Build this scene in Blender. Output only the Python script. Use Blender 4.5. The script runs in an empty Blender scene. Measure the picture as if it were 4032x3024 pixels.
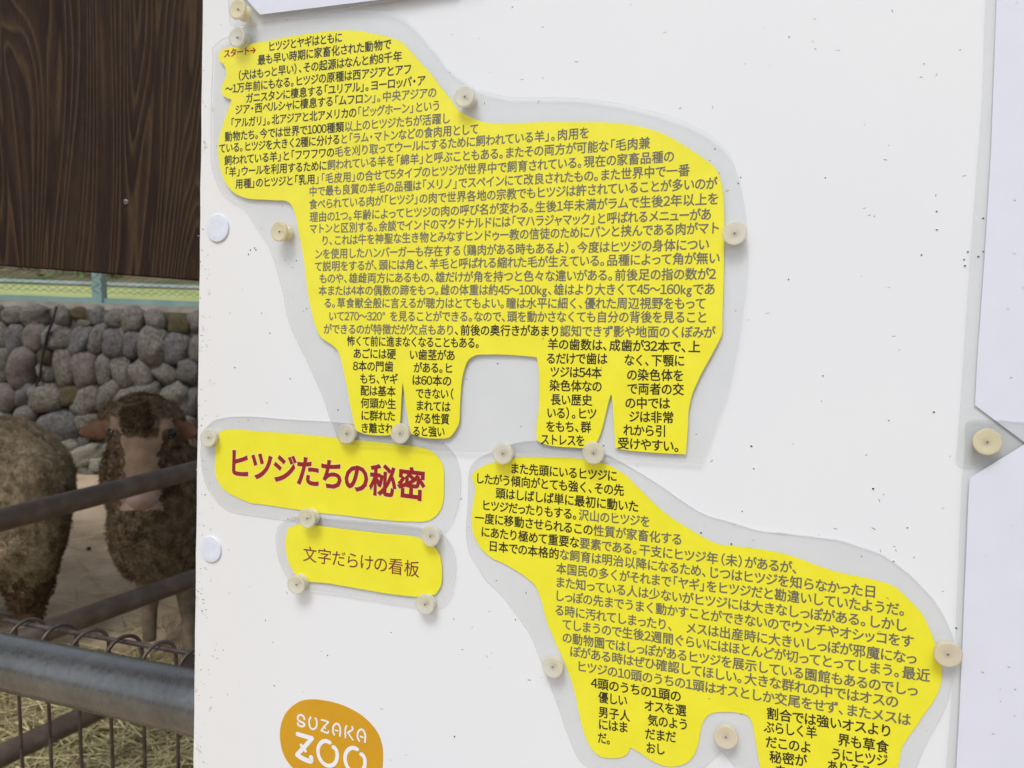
import bpy, bmesh, math, random
import numpy as np
from mathutils import Vector, Matrix, noise
from mathutils.geometry import delaunay_2d_cdt
R = math.radians
random.seed(7)
SC = bpy.context.scene
COL = SC.collection

# ------------------------------------------------------------------ camera
W, H, F = 4032.0, 3024.0, 3150.0          # measured in pixels of the photograph
CAM = Vector((0, 0, 1.25))
PITCH, ROLL = R(7.5), R(2.0)
fw = Vector((0, math.cos(PITCH), -math.sin(PITCH)))
r0 = Vector((1, 0, 0)); u0 = Vector((0, math.sin(PITCH), math.cos(PITCH)))
cr = math.cos(ROLL) * r0 + math.sin(ROLL) * u0
cu = -math.sin(ROLL) * r0 + math.cos(ROLL) * u0
cam_d = bpy.data.cameras.new('camera'); cam = bpy.data.objects.new('camera', cam_d); COL.objects.link(cam)
m = Matrix((cr, cu, -fw)).transposed().to_4x4(); m.translation = CAM; cam.matrix_world = m
cam_d.sensor_width = 36; cam_d.lens = 36 * F / W; cam_d.clip_start = 0.02; cam_d.clip_end = 500
cam_d.dof.use_dof = True; cam_d.dof.focus_distance = 0.42; cam_d.dof.aperture_fstop = 22
SC.camera = cam

# ------------------------------------------------------------------ light
world = bpy.data.worlds.new('World'); SC.world = world; world.use_nodes = True
nt = world.node_tree; nt.nodes.clear()
sky = nt.nodes.new('ShaderNodeTexSky'); sky.sky_type = 'NISHITA'; sky.sun_disc = False
SUN_EL, SUN_ROT = R(58), R(205)
sky.sun_elevation = SUN_EL; sky.sun_rotation = SUN_ROT; sky.air_density = 1.0; sky.dust_density = 3.0
hs = nt.nodes.new('ShaderNodeHueSaturation'); hs.inputs['Saturation'].default_value = 0.40
bg = nt.nodes.new('ShaderNodeBackground'); bg.inputs[1].default_value = 0.15
wo = nt.nodes.new('ShaderNodeOutputWorld')
nt.links.new(sky.outputs[0], hs.inputs['Color']); nt.links.new(hs.outputs[0], bg.inputs[0]); nt.links.new(bg.outputs[0], wo.inputs[0])
sl = bpy.data.lights.new('sun', 'SUN'); sl.energy = 1.5; sl.angle = R(22); sl.color = (1, 0.99, 0.975)
so = bpy.data.objects.new('sun', sl); COL.objects.link(so)
sd = Vector((math.sin(SUN_ROT) * math.cos(SUN_EL), math.cos(SUN_ROT) * math.cos(SUN_EL), math.sin(SUN_EL)))
so.rotation_euler = sd.to_track_quat('Z', 'Y').to_euler()
SC.view_settings.view_transform = 'Standard'; SC.view_settings.look = 'None'
SC.view_settings.exposure = -0.12; SC.view_settings.gamma = 1; SC.view_settings.use_curve_mapping = False

# ------------------------------------------------------------------ geometry of view rays
def ray(nx, ny):
    return (fw * F + cr * (nx - W / 2) - cu * (ny - H / 2)).normalized()
def P(nx, ny, d):                         # point seen at (nx, ny) at depth d metres along the view axis
    r = ray(nx, ny); return CAM + r * (d / r.dot(fw))
def hit(nx, ny, p0, n):
    r = ray(nx, ny); return CAM + r * ((p0 - CAM).dot(n) / r.dot(n))
def ground(nx, ny, z=0.0):
    return hit(nx, ny, Vector((0, 0, z)), Vector((0, 0, 1)))
def cam2w(v): return cr * v[0] - cu * v[1] + fw * v[2]

# ------------------------------------------------------------------ helpers
def srgb(r, g, b):
    f = lambda c: (c / 255 / 12.92) if c / 255 <= 0.04045 else ((c / 255 + 0.055) / 1.055) ** 2.4
    return (f(r), f(g), f(b), 1)
def mat(name):
    m = bpy.data.materials.new(name); m.use_nodes = True
    n = m.node_tree; b = n.nodes['Principled BSDF']; return m, n, b
def nd(n, t, **k):
    x = n.nodes.new(t)
    for a, v in k.items():
        if a in x.inputs.keys(): x.inputs[a].default_value = v
        else: setattr(x, a, v)
    return x
def ramp(n, pts, src=None):
    r = n.nodes.new('ShaderNodeValToRGB'); e = r.color_ramp.elements
    while len(e) < len(pts): e.new(0.5)
    for q, (p, c) in zip(e, pts): q.position = p; q.color = c if len(c) == 4 else (*c, 1)
    if src is not None: n.links.new(src, r.inputs[0])
    return r
def noisy(name, c1, c2, scale=30, rough=0.6, bump=0.2, detail=6, stretch=None, spec=0.3, metal=0, dist=0.002, mid=None):
    m, n, b = mat(name)
    tc = n.nodes.new('ShaderNodeTexCoord'); mp = n.nodes.new('ShaderNodeMapping')
    n.links.new(tc.outputs['Object'], mp.inputs[0])
    if stretch: mp.inputs['Scale'].default_value = stretch
    nz = nd(n, 'ShaderNodeTexNoise', Scale=scale, Detail=detail); n.links.new(mp.outputs[0], nz.inputs['Vector'])
    pts = [(0.3, c1), (0.7, c2)] if mid is None else [(0.25, c1), (0.5, mid), (0.75, c2)]
    rp = ramp(n, pts, nz.outputs[0])
    n.links.new(rp.outputs[0], b.inputs['Base Color'])
    b.inputs['Roughness'].default_value = rough; b.inputs['Specular IOR Level'].default_value = spec
    b.inputs['Metallic'].default_value = metal
    if bump:
        bp = nd(n, 'ShaderNodeBump', Strength=bump, Distance=dist); n.links.new(nz.outputs[0], bp.inputs['Height'])
        n.links.new(bp.outputs[0], b.inputs['Normal'])
    return m
def link(o, parent=None):
    COL.objects.link(o)
    if parent is not None: o.parent = parent
    return o
def tag(o, label=None, cat=None, group=None, kind=None):
    if label: o['label'] = label
    if cat: o['category'] = cat
    if group: o['group'] = group
    if kind: o['kind'] = kind
    return o
def empty(name, loc=(0, 0, 0), label=None, cat=None, group=None, M=None):
    o = bpy.data.objects.new(name, None); o.empty_display_size = 0.05; COL.objects.link(o)
    if M is not None: o.matrix_world = M
    else: o.location = loc
    return tag(o, label, cat, group)
def meshob(name, verts, faces, mats, parent=None, midx=None, smooth=False):
    me = bpy.data.meshes.new(name); me.from_pydata([tuple(v) for v in verts], [], faces)
    for x in (mats if isinstance(mats, (list, tuple)) else [mats]): me.materials.append(x)
    if midx: me.polygons.foreach_set('material_index', midx)
    if smooth: me.polygons.foreach_set('use_smooth', [True] * len(me.polygons))
    me.update()
    return link(bpy.data.objects.new(name, me), parent)
def box_vf(lo, hi, V, Fc):
    b = len(V)
    for z in (lo[2], hi[2]):
        for x, y in ((lo[0], lo[1]), (hi[0], lo[1]), (hi[0], hi[1]), (lo[0], hi[1])): V.append((x, y, z))
    for f in ((0, 3, 2, 1), (4, 5, 6, 7), (0, 1, 5, 4), (1, 2, 6, 5), (2, 3, 7, 6), (3, 0, 4, 7)): Fc.append([b + i for i in f])
def box(name, lo, hi, m, parent=None, bevel=0):
    V, Fc = [], []; box_vf(lo, hi, V, Fc); o = meshob(name, V, Fc, m, parent)
    if bevel:
        bm = bmesh.new(); bm.from_mesh(o.data); bmesh.ops.bevel(bm, geom=bm.edges[:], offset=bevel, segments=2, affect='EDGES'); bm.to_mesh(o.data); bm.free()
    return o
def tube_vf(path, r, seg, V, Fc, cap=True):
    rr = r if isinstance(r, (list, tuple)) else [r] * len(path)
    path = [Vector(p) for p in path]; b0 = len(V); up = None
    for i, p in enumerate(path):
        t = (path[min(i + 1, len(path) - 1)] - path[max(i - 1, 0)]).normalized()
        if up is None: up = t.orthogonal().normalized()
        up = (up - t * up.dot(t)).normalized(); s = t.cross(up)
        for k in range(seg):
            a = 2 * math.pi * k / seg; V.append(p + (up * math.cos(a) + s * math.sin(a)) * rr[i])
    for i in range(len(path) - 1):
        for k in range(seg):
            a, b = b0 + i * seg + k, b0 + i * seg + (k + 1) % seg
            Fc.append((a, b, b + seg, a + seg))
    if cap:
        Fc.append([b0 + k for k in range(seg)][::-1]); Fc.append([b0 + (len(path) - 1) * seg + k for k in range(seg)])
def tube(name, path, r, m, parent=None, seg=24):
    V, Fc = [], []; tube_vf(path, r, seg, V, Fc); return meshob(name, V, Fc, m, parent, smooth=True)
def lathe_vf(prof, seg, V, Fc, rad=None):
    b0 = len(V); n = len(prof)
    for i, (r, z) in enumerate(prof):
        for k in range(seg):
            a = 2 * math.pi * k / seg; q = r * (rad(i, k) if rad else 1)
            V.append(Vector((q * math.cos(a), q * math.sin(a), z)))
    for i in range(n - 1):
        for k in range(seg):
            a, b = b0 + i * seg + k, b0 + i * seg + (k + 1) % seg
            Fc.append((a, b, b + seg, a + seg))
    Fc.append([b0 + k for k in range(seg)][::-1]); Fc.append([b0 + (n - 1) * seg + k for k in range(seg)])

# ================================================================== the board plane
u = Vector((8416, 299, -3150)).normalized(); v = Vector((-2126, 73738, 3150)).normalized()
n_c = u.cross(v).normalized()
if n_c.z > 0: n_c = -n_c
EX = cam2w(u); NZ = cam2w(n_c); EY = NZ.cross(EX).normalized(); EX = EY.cross(NZ).normalized()
EX.normalize()
BO = P(2016, 1512, 0.42)
BM = Matrix((EX, EY, NZ)).transposed().to_4x4(); BM.translation = BO; BMI = BM.inverted()
def pl(nx, ny, h=0.0):                    # photograph point -> board coordinates (metres)
    q = BMI @ hit(nx, ny, BO + NZ * h, NZ); return (q.x, q.y)
ZN = {'A': (780, 0, 2.074), 'B': (1700, 400, 1.7696), 'C': (1000, 700, 2.074), 'D': (1900, 1000, 1.8438), 'F': (780, 1600, 1.9518),
      'G': (1800, 1750, 1.9518), 'H': (2700, 1950, 1.5443), 'J': (950, 2650, 3.16), 'K': (3500, 0, 1.2763), 'L': (3500, 1400, 1.844),
      '1': (800, 0, 3.687), '2': (1400, 0, 3.687), '3': (800, 400, 3.687), '4': (2400, 400, 3.687), '5': (1000, 800, 3.687),
      '6': (1200, 1300, 3.16), '7': (1800, 1350, 3.16), '8': (2400, 1300, 3.0167), '9': (1750, 1750, 3.687), 'a': (2300, 1900, 2.765),
      'b': (3000, 2000, 2.765), 'c': (2000, 2400, 2.659), 'd': (2800, 2500, 2.212), 'e': (1750, 1900, 2.764), 'f': (1780, 400, 3.687),
      'N': (0, 0, 1.0)}
def zc(k, x, y):
    a, b, s = ZN[k]; return (a + x / s, b + y / s)
def outline(spec):
    out = []
    for k, pts in spec:
        for i in range(0, len(pts), 2): out.append(zc(k, pts[i], pts[i + 1]))
    return out

# ------------------------------------------------------------------ sheet materials
def sheet_mats():
    M = {}
    def paper(name, c, c2, rough=0.45):
        return noisy(name, c, c2, scale=60, rough=rough, bump=0.02, spec=0.35, dist=0.0004)
    M['yellow'] = paper('yellow_print', (0.97, 0.91, 0.03, 1), (0.92, 0.86, 0.018, 1))
    M['white'] = paper('white_print', (0.80, 0.83, 0.95, 1), (0.775, 0.805, 0.925, 1))
    def ink(name, c):
        m, n, b = mat(name); b.inputs['Base Color'].default_value = c; b.inputs['Roughness'].default_value = 0.5; b.inputs['Specular IOR Level'].default_value = 0.2; return m
    M['black'] = ink('black_ink', (0.022, 0.018, 0.008, 1)); M['grey'] = ink('grey_lettering', (0.17, 0.16, 0.115, 1))  # dark and grey tones of the lettering, switched per character
    M['red'] = ink('red_ink', srgb(158, 14, 14)); M['maroon'] = ink('maroon_ink', srgb(125, 30, 45)); M['pale'] = ink('pale_ink', (0.9, 0.86, 0.72, 1))
    m, n, b = mat('clear_laminate'); n.nodes.remove(b); out = n.nodes['Material Output']
    tr = n.nodes.new('ShaderNodeBsdfTransparent'); gl = nd(n, 'ShaderNodeBsdfGlossy', Roughness=0.16); df = nd(n, 'ShaderNodeBsdfDiffuse', Color=(0.75, 0.77, 0.76, 1))
    tc = n.nodes.new('ShaderNodeTexCoord')
    nz = nd(n, 'ShaderNodeTexNoise', Scale=22, Detail=5); n.links.new(tc.outputs['Object'], nz.inputs['Vector'])
    rp = ramp(n, [(0.35, (0.983, 0.985, 0.983)), (0.7, (0.994, 0.995, 0.994))], nz.outputs[0]); n.links.new(rp.outputs[0], tr.inputs[0])
    bp = nd(n, 'ShaderNodeBump', Strength=0.25, Distance=0.002); n.links.new(nz.outputs[0], bp.inputs['Height']); n.links.new(bp.outputs[0], gl.inputs['Normal'])
    lw = nd(n, 'ShaderNodeLayerWeight', Blend=0.15)
    mr = nd(n, 'ShaderNodeMapRange'); n.links.new(lw.outputs['Facing'], mr.inputs[0]); mr.inputs[3].default_value = 0.018; mr.inputs[4].default_value = 0.5
    m1 = nd(n, 'ShaderNodeMixShader', Fac=0.012); n.links.new(tr.outputs[0], m1.inputs[1]); n.links.new(df.outputs[0], m1.inputs[2])
    m2 = n.nodes.new('ShaderNodeMixShader'); n.links.new(mr.outputs[0], m2.inputs[0]); n.links.new(m1.outputs[0], m2.inputs[1]); n.links.new(gl.outputs[0], m2.inputs[2])
    n.links.new(m2.outputs[0], out.inputs[0]); M['film'] = m
    m, n, b = mat('laminate_cut_edge'); out = n.nodes['Material Output']; b.inputs['Base Color'].default_value = (0.9, 0.9, 0.9, 1); b.inputs['Roughness'].default_value = 0.3
    t = nd(n, 'ShaderNodeBsdfTransparent', Color=(0.8, 0.8, 0.79, 1)); x = nd(n, 'ShaderNodeMixShader', Fac=0.45); n.links.new(b.outputs[0], x.inputs[1]); n.links.new(t.outputs[0], x.inputs[2]); n.links.new(x.outputs[0], out.inputs[0]); M['edge'] = m
    return M
SM = sheet_mats()

# ------------------------------------------------------------------ board
def board_mat():
    m, n, b = mat('painted_plywood')
    tc = n.nodes.new('ShaderNodeTexCoord')
    n1 = nd(n, 'ShaderNodeTexNoise', Scale=5, Detail=4); n.links.new(tc.outputs['Object'], n1.inputs['Vector'])
    mp = nd(n, 'ShaderNodeMapping', Scale=(14, 130, 1)); n.links.new(tc.outputs['Object'], mp.inputs[0])
    n2 = nd(n, 'ShaderNodeTexNoise', Scale=4, Detail=5); n.links.new(mp.outputs[0], n2.inputs['Vector'])
    base = ramp(n, [(0.35, (0.785, 0.82, 0.865)), (0.7, (0.82, 0.85, 0.88))], n1.outputs[0])
    # yellowed, dirty strip down the left edge (object x from -0.21)
    sx = n.nodes.new('ShaderNodeSeparateXYZ'); n.links.new(tc.outputs['Object'], sx.inputs[0])
    g = nd(n, 'ShaderNodeMapRange'); n.links.new(sx.outputs[0], g.inputs[0])
    g.inputs[1].default_value = -0.24; g.inputs[2].default_value = -0.10; g.inputs[3].default_value = 0.55; g.inputs[4].default_value = 0.0
    mx = nd(n, 'ShaderNodeMix', data_type='RGBA'); n.links.new(g.outputs[0], mx.inputs[0]); n.links.new(base.outputs[0], mx.inputs[6]); mx.inputs[7].default_value = (0.80, 0.785, 0.735, 1)
    n3 = nd(n, 'ShaderNodeTexNoise', Scale=90, Detail=6, Roughness=0.7); n.links.new(tc.outputs['Object'], n3.inputs['Vector'])
    g2 = nd(n, 'ShaderNodeMapRange'); n.links.new(sx.outputs[0], g2.inputs[0]); g2.inputs[1].default_value = -0.212; g2.inputs[2].default_value = -0.170; g2.inputs[3].default_value = 0.13; g2.inputs[4].default_value = -0.02
    ad = nd(n, 'ShaderNodeMath', operation='ADD'); n.links.new(n3.outputs[0], ad.inputs[0]); n.links.new(g2.outputs[0], ad.inputs[1])
    dr = ramp(n, [(0.69, (0, 0, 0)), (0.80, (1, 1, 1))], ad.outputs[0])
    dm = nd(n, 'ShaderNodeMix', data_type='RGBA'); n.links.new(dr.outputs[0], dm.inputs[0]); n.links.new(mx.outputs[2], dm.inputs[6]); dm.inputs[7].default_value = (0.42, 0.33, 0.25, 1)
    n.links.new(dm.outputs[2], b.inputs['Base Color'])
    b.inputs['Roughness'].default_value = 0.42; b.inputs['Specular IOR Level'].default_value = 0.35
    bp = nd(n, 'ShaderNodeBump', Strength=0.035, Distance=0.001); n.links.new(n2.outputs[0], bp.inputs['Height']); n.links.new(bp.outputs[0], b.inputs['Normal'])
    return m
BMAT = board_mat()
raw_wood = noisy('raw_plywood_edge', srgb(96, 66, 48), srgb(60, 40, 32), 60, 0.8, 0.3)
board = empty('notice_board', M=BM, label='large white painted notice board covered with laminated sheets', cat='notice board')
lt = pl(799, 0); lb = pl(762, 3024)
sl_ = (lb[0] - lt[0]) / (lb[1] - lt[1])
def lx(y): return lt[0] + (y - lt[1]) * sl_
YT, YB, XR = 0.42, -0.55, 0.72
V = []; nseg = 60
for i in range(nseg + 1):
    y = YT + (YB - YT) * i / nseg; V.append((lx(y) + 0.0006 * noise.noise(Vector((y * 40, 3, 1))) , y, 0))
ring = V + [(XR, YB, 0), (XR, YT, 0)]
Vf = ring + [(x, y, -0.018) for x, y, z in ring]; N = len(ring)
Fc = [list(range(N)), [N + i for i in range(N)][::-1]]; mi = [0, 1]
for i in range(N): Fc.append((i, i + N, (i + 1) % N + N, (i + 1) % N)); mi.append(1)
bp_ = meshob('board_panel', Vf, Fc, [BMAT, raw_wood], board, mi)
bm = bmesh.new(); bm.from_mesh(bp_.data); bmesh.ops.recalc_face_normals(bm, faces=bm.faces[:]); bm.to_mesh(bp_.data); bm.free()
galv_dark = noisy('post_metal', (0.25, 0.26, 0.27, 1), (0.35, 0.36, 0.37, 1), 20, 0.5, 0.1, metal=0.6)
for px in (0.12, 0.55):
    a = BM @ Vector((px, 0.35, -0.040)); bpt = BM @ Vector((px, YB, -0.040)); k = (bpt - a).normalized(); bpt = a + k * (a.z / -k.z)
    tube('post', [BMI @ a, BMI @ bpt], 0.021, galv_dark, board, 16)

# pinholes (dark craters with a raised paint rim) and dirt flecks
holes = [(3688, 833), (3689, 905), (3811, 992), (3796, 1022), (3799, 1047), (3852, 1011), (3871, 991), (3628, 1004), (3871, 860), (3677, 1623),
         (2815, 587), (2917, 698), (2907, 722), (1167, 1026), (1152, 1053), (1002, 977), (1008, 984), (986, 984), (979, 1001), (1143, 1491),
         (1331, 1614), (925, 1447), (1746, 1744), (3765, 2473), (2761, 2098), (2880, 2142), (1960, 1432), (793, 1675), (795, 1720), (1063, 1312),
         (1208, 1216), (1031, 1233), (1207, 866), (1072, 918), (2377, 1755), (1816, 1964), (808, 1948), (1134, 2043), (802, 2068), (830, 2083),
         (797, 2360), (801, 2375), (804, 2360), (796, 2405), (811, 2400), (1046, 2442), (2959, 1757), (2968, 1845), (3438, 1925), (3573, 2078),
         (3519, 2210), (3500, 1655), (3250, 700), (3105, 1100), (3240, 1480), (1540, 2490), (1290, 2580), (1790, 2900), (1080, 2700), (880, 2560), (2030, 2440)]
rnd = random.Random(3)
hv, hf, hm = [], [], []
def hole(px, py, r):
    a, b = pl(px, py); s = len(hv); n = 10
    for rr, z in ((r * 1.9, 0.00004), (r * 1.3, 0.00016), (r, 0.00008), (r * 0.6, -0.0)):
        for k in range(n):
            t = 2 * math.pi * k / n; q = rr * (1 + 0.15 * rnd.uniform(-1, 1)); hv.append((a + q * math.cos(t), b + q * math.sin(t), max(z, 0.00003)))
    for i in range(3):
        for k in range(n):
            p, q = s + i * n + k, s + i * n + (k + 1) % n; hf.append((p, q, q + n, p + n)); hm.append(0 if i < 2 else 1)
    hf.append([s + 3 * n + k for k in range(n)]); hm.append(1)
for x, y in holes: hole(x, y, rnd.uniform(0.00028, 0.00048))
for i in range(10): hole(rnd.uniform(790, 3790), rnd.uniform(0, 3024), rnd.uniform(0.0002, 0.00035))
for i in range(18): hole(rnd.uniform(775, 830), rnd.uniform(1000, 3000), rnd.uniform(0.0002, 0.0003))
dark = noisy('hole_dark', (0.03, 0.02, 0.015, 1), (0.06, 0.045, 0.04, 1), 400, 0.9, 0)
o = meshob('pinholes', hv, hf, [BMAT, dark], board, hm); tag(o, kind='stuff')
hv, hf, hm = [], [], []
fleckm = [noisy('dirt_fleck', srgb(140, 130, 122), srgb(178, 170, 162), 300, 0.9, 0), noisy('rust_fleck', srgb(140, 100, 66), srgb(176, 140, 104), 300, 0.9, 0)]
for i in range(250):
    if i < 60: px, py = rnd.gauss(805, 22), rnd.uniform(900, 3024); mt = 1 if rnd.random() < .5 else 0
    else: px, py = rnd.uniform(790, 3820), rnd.uniform(0, 3024); mt = 1 if rnd.random() < .12 else 0
    if px < 775: continue
    a, b = pl(px, py); L = rnd.uniform(0.0002, 0.0011); t = rnd.uniform(0, math.pi) if rnd.random() < .5 else rnd.uniform(-.4, .4); w = rnd.uniform(0.00008, 0.00022); s = len(hv)
    n = 7
    for k in range(n):
        q = 2 * math.pi * k / n; rr = 1 + rnd.uniform(-.35, .35)
        x, y = L * math.cos(q) * rr, w * math.sin(q) * rr * 1.2
        hv.append((a + x * math.cos(t) - y * math.sin(t), b + x * math.sin(t) + y * math.cos(t), 0.00005))
    hf.append([s + k for k in range(n)]); hm.append(mt)
tag(meshob('dirt_flecks', hv, hf, fleckm, board, hm), kind='stuff')

# ------------------------------------------------------------------ laminated sheets
class Sheet:
    def __init__(s, name, label, cat, z, amp, seed, cx, cy, lift=None):
        s.z, s.amp, s.seed, s.lift = z, amp, seed, lift
        s.c = pl(cx, cy, z); M = BM @ Matrix.Translation((s.c[0], s.c[1], 0)); s.M = M
        s.root = empty(name, M=M, label=label, cat=cat)
    def h(s, x, y):
        q = s.z + s.amp * noise.noise(Vector((x * 11, y * 11, s.seed)))
        if s.lift: q += s.lift(x, y)
        return q
    def loc(s, x, y, dz): return (x - s.c[0], y - s.c[1], s.h(x, y) + dz)
    def slab(s, name, pts, m, z0, z1, step=0.006, sharp=False):
        pp = [pl(x, y, s.z) for x, y in pts]
        # smooth, resampled outline
        n = len(pp); ring = []
        for i in range(n):
            p0, p1, p2, p3 = (Vector(pp[(i + k) % n]) for k in (-1, 0, 1, 2))
            L = (p2 - p1).length; k = max(1, int(L / 0.0018))
            t0 = (p1 - p0).normalized(); t1 = (p2 - p1).normalized(); t2 = (p3 - p2).normalized()
            sharp0 = sharp or t0.dot(t1) < 0.75; sharp1 = sharp or t1.dot(t2) < 0.75
            m0 = (p2 - p1) if sharp0 else (t0 + t1).normalized() * L
            m1 = (p2 - p1) if sharp1 else (t1 + t2).normalized() * L
            for j in range(k):
                t = j / k; h00 = 2 * t**3 - 3 * t**2 + 1; h10 = t**3 - 2 * t**2 + t; h01 = -2 * t**3 + 3 * t**2; h11 = t**3 - t**2
                ring.append(p1 * h00 + m0 * h10 + p2 * h01 + m1 * h11)
        n = len(ring); vs = [q.copy() for q in ring]
        rx = np.array([q.x for q in ring]); ry = np.array([q.y for q in ring]); sx_, sy_ = np.roll(rx, -1), np.roll(ry, -1)
        def inside(qx, qy):
            c = (ry > qy) != (sy_ > qy)
            return bool(np.count_nonzero(c & (qx < (sx_ - rx) * (qy - ry) / np.where(sy_ == ry, 1e-12, sy_ - ry) + rx)) & 1)
        gx = rx.min()
        while gx < rx.max():
            gy = ry.min()
            while gy < ry.max():
                qx, qy = gx + step * .2 * math.sin(gy * 900), gy
                if inside(qx, qy) and ((rx - qx) ** 2 + (ry - qy) ** 2).min() > (step * .45) ** 2: vs.append(Vector((qx, qy)))
                gy += step
            gx += step
        cv, ce, cf, ov, oe, of = delaunay_2d_cdt(vs, [(i, (i + 1) % n) for i in range(n)], [], 0, 1e-7, True)
        area = lambda f: (cv[f[1]] - cv[f[0]]).cross(cv[f[2]] - cv[f[0]])
        cen = lambda f: (cv[f[0]] + cv[f[1]] + cv[f[2]]) / 3
        cf = [f if area(f) > 0 else f[::-1] for f in cf if abs(area(f)) > 1e-12 and inside(cen(f).x, cen(f).y)]
        nv = len(cv)
        top = [s.loc(q.x, q.y, z1) for q in cv]; bot = [s.loc(q.x, q.y, z0) for q in cv]
        faces = [list(f) for f in cf] + [[i + nv for i in f[::-1]] for f in cf]
        cnt = {}
        for f in cf:
            for i in range(3): cnt[(f[i], f[(i + 1) % 3])] = 1
        side = [(a, a + nv, b + nv, b) for (a, b) in cnt if (b, a) not in cnt]
        mm, mi = m, None
        if m is SM['film']: mm, mi = [m, SM['edge']], [0] * len(faces) + [1] * len(side)
        o = meshob(name, top + bot, faces + side, mm, s.root, mi, smooth=False)
        return o

# glyph cache
_gc = {}
def glyph(ch, bold):
    k = (ch, bold)
    if k in _gc: return _gc[k]
    c = bpy.data.curves.new('glyph', 'FONT'); c.body = chr(ord(ch) + 0xFEE0) if ch in '0123456789' else ch; c.size = 1; c.resolution_u = 3; c.offset = bold; c.fill_mode = 'NONE'
    o = bpy.data.objects.new('glyph', c); COL.objects.link(o); me = o.to_mesh()
    vs = [Vector((q.co.x, q.co.y)) for q in me.vertices]; es = [tuple(e.vertices) for e in me.edges]; o.to_mesh_clear()
    bpy.data.objects.remove(o); bpy.data.curves.remove(c)
    # closed contours, filled by the non-zero winding rule
    nb = {}
    for a, b in es: nb.setdefault(a, []).append(b); nb.setdefault(b, []).append(a)
    seen = set(); segs = []; loops = []
    for st in range(len(vs)):
        if st in seen or st not in nb: continue
        loop = [st]; seen.add(st); cur = st
        while True:
            nx = [q for q in nb[cur] if q not in seen]
            if not nx: break
            # keep the direction of the stored curve: next index first
            cur = (cur + 1) if (cur + 1) in nx else nx[0]; seen.add(cur); loop.append(cur)
        segs += [(loop[i], loop[(i + 1) % len(loop)]) for i in range(len(loop))]; loops.append(loop)
    if bold and loops:
        tot = sum(vs[a].cross(vs[b]) for a, b in segs); sg = -1 if tot > 0 else 1; nv2 = [q.copy() for q in vs]
        for lp in loops:
            k = len(lp)
            for i in range(k):
                p0, p1, p2 = vs[lp[i - 1]], vs[lp[i]], vs[lp[(i + 1) % k]]
                d0, d1 = (p1 - p0), (p2 - p1)
                if d0.length < 1e-6 or d1.length < 1e-6: continue
                d0.normalize(); d1.normalize(); n0 = Vector((-d0.y, d0.x)); n1 = Vector((-d1.y, d1.x)); b_ = n0 + n1
                if b_.length < 1e-3: continue
                b_.normalize(); nv2[lp[i]] = p1 + b_ * (sg * bold / max(.45, b_.dot(n0)))
        vs = nv2
    cv, ce, cf, ov, oe, of = delaunay_2d_cdt(vs, segs, [], 0, 1e-6, True)
    A = np.array([vs[a][:] for a, b in segs]); B = np.array([vs[b][:] for a, b in segs])
    fs = []
    for f in cf:
        q = (cv[f[0]] + cv[f[1]] + cv[f[2]]) / 3; up_ = (A[:, 1] <= q.y) & (B[:, 1] > q.y); dn = (A[:, 1] > q.y) & (B[:, 1] <= q.y)
        cr2 = (B[:, 0] - A[:, 0]) * (q.y - A[:, 1]) - (q.x - A[:, 0]) * (B[:, 1] - A[:, 1])
        w = np.count_nonzero(up_ & (cr2 > 0)) - np.count_nonzero(dn & (cr2 < 0))
        if w != 0:
            a = (cv[f[1]] - cv[f[0]]).cross(cv[f[2]] - cv[f[0]]); fs.append(tuple(f) if a > 0 else tuple(f[::-1]))
    used = sorted({i for f in fs for i in f}); mp_ = {u_: i for i, u_ in enumerate(used)}
    r = ([Vector((cv[i].x, cv[i].y, 0)) for i in used], [tuple(mp_[i] for i in f) for f in fs]); _gc[k] = r; return r
SMALLK = 'ゃゅょっッャュョゥ'
def adv(ch):
    if ch in '。、「」（）・':  return (0.56, {'「': -0.44, '（': -0.44, '・': -0.22}.get(ch, 0.0))
    if ch == ' ': return (0.35, 0)
    if ch == '　': return (1.0, 0)
    if ch in '0123456789': return (0.56, -0.22)
    if ch in 'kg°': return (0.54, 0.02)
    if ch in '～→': return (0.92, -0.04)
    if ch in SMALLK: return (0.80, -0.10)
    o = ord(ch)
    if 0x3040 <= o <= 0x30ff: return (0.93, -0.035)
    return (1.02, 0.01)
def text_line(sh, a, b, txt, mats=('black',), black=99, em=0.0062, bold=0.021, name='text_line', dz=0.00005, wadj=0.0):
    """a, b: photograph points of the middle of the first glyph's left edge and of the last glyph's right edge"""
    A = Vector(pl(a[0], a[1], sh.z)); B = Vector(pl(b[0], b[1], sh.z)); L = (B - A).length; d = (B - A) / L; up = Vector((-d.y, d.x))
    tot = sum(adv(c)[0] for c in txt) - wadj; sx = L / tot
    V, Fc, MI = [], [], []; x = 0
    for i, ch in enumerate(txt):
        w, off = adv(ch)
        gv, gf = glyph(ch, bold) if ch not in ' 　' else ([], [])
        s0 = len(V)
        for q in gv:
            # upright slant of the print follows the sheet, as a proportional font squeezed along the line
            p = A + d * ((x + off + q.x) * sx) + up * ((q.y - 0.365) * em); V.append(sh.loc(p.x, p.y, dz))
        isb = (i < black) if isinstance(black, int) else (black[0] <= i < black[1])
        for f in gf: Fc.append([s0 + k for k in f]); MI.append(0 if (isb or len(mats) == 1) else 1)
        x += w
    return meshob(name, V, Fc, [SM[k] for k in mats], sh.root, MI)
PZ, FZ0, FZ1, TZ = 0.0, -0.00022, 0.00026, 0.00006

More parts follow.
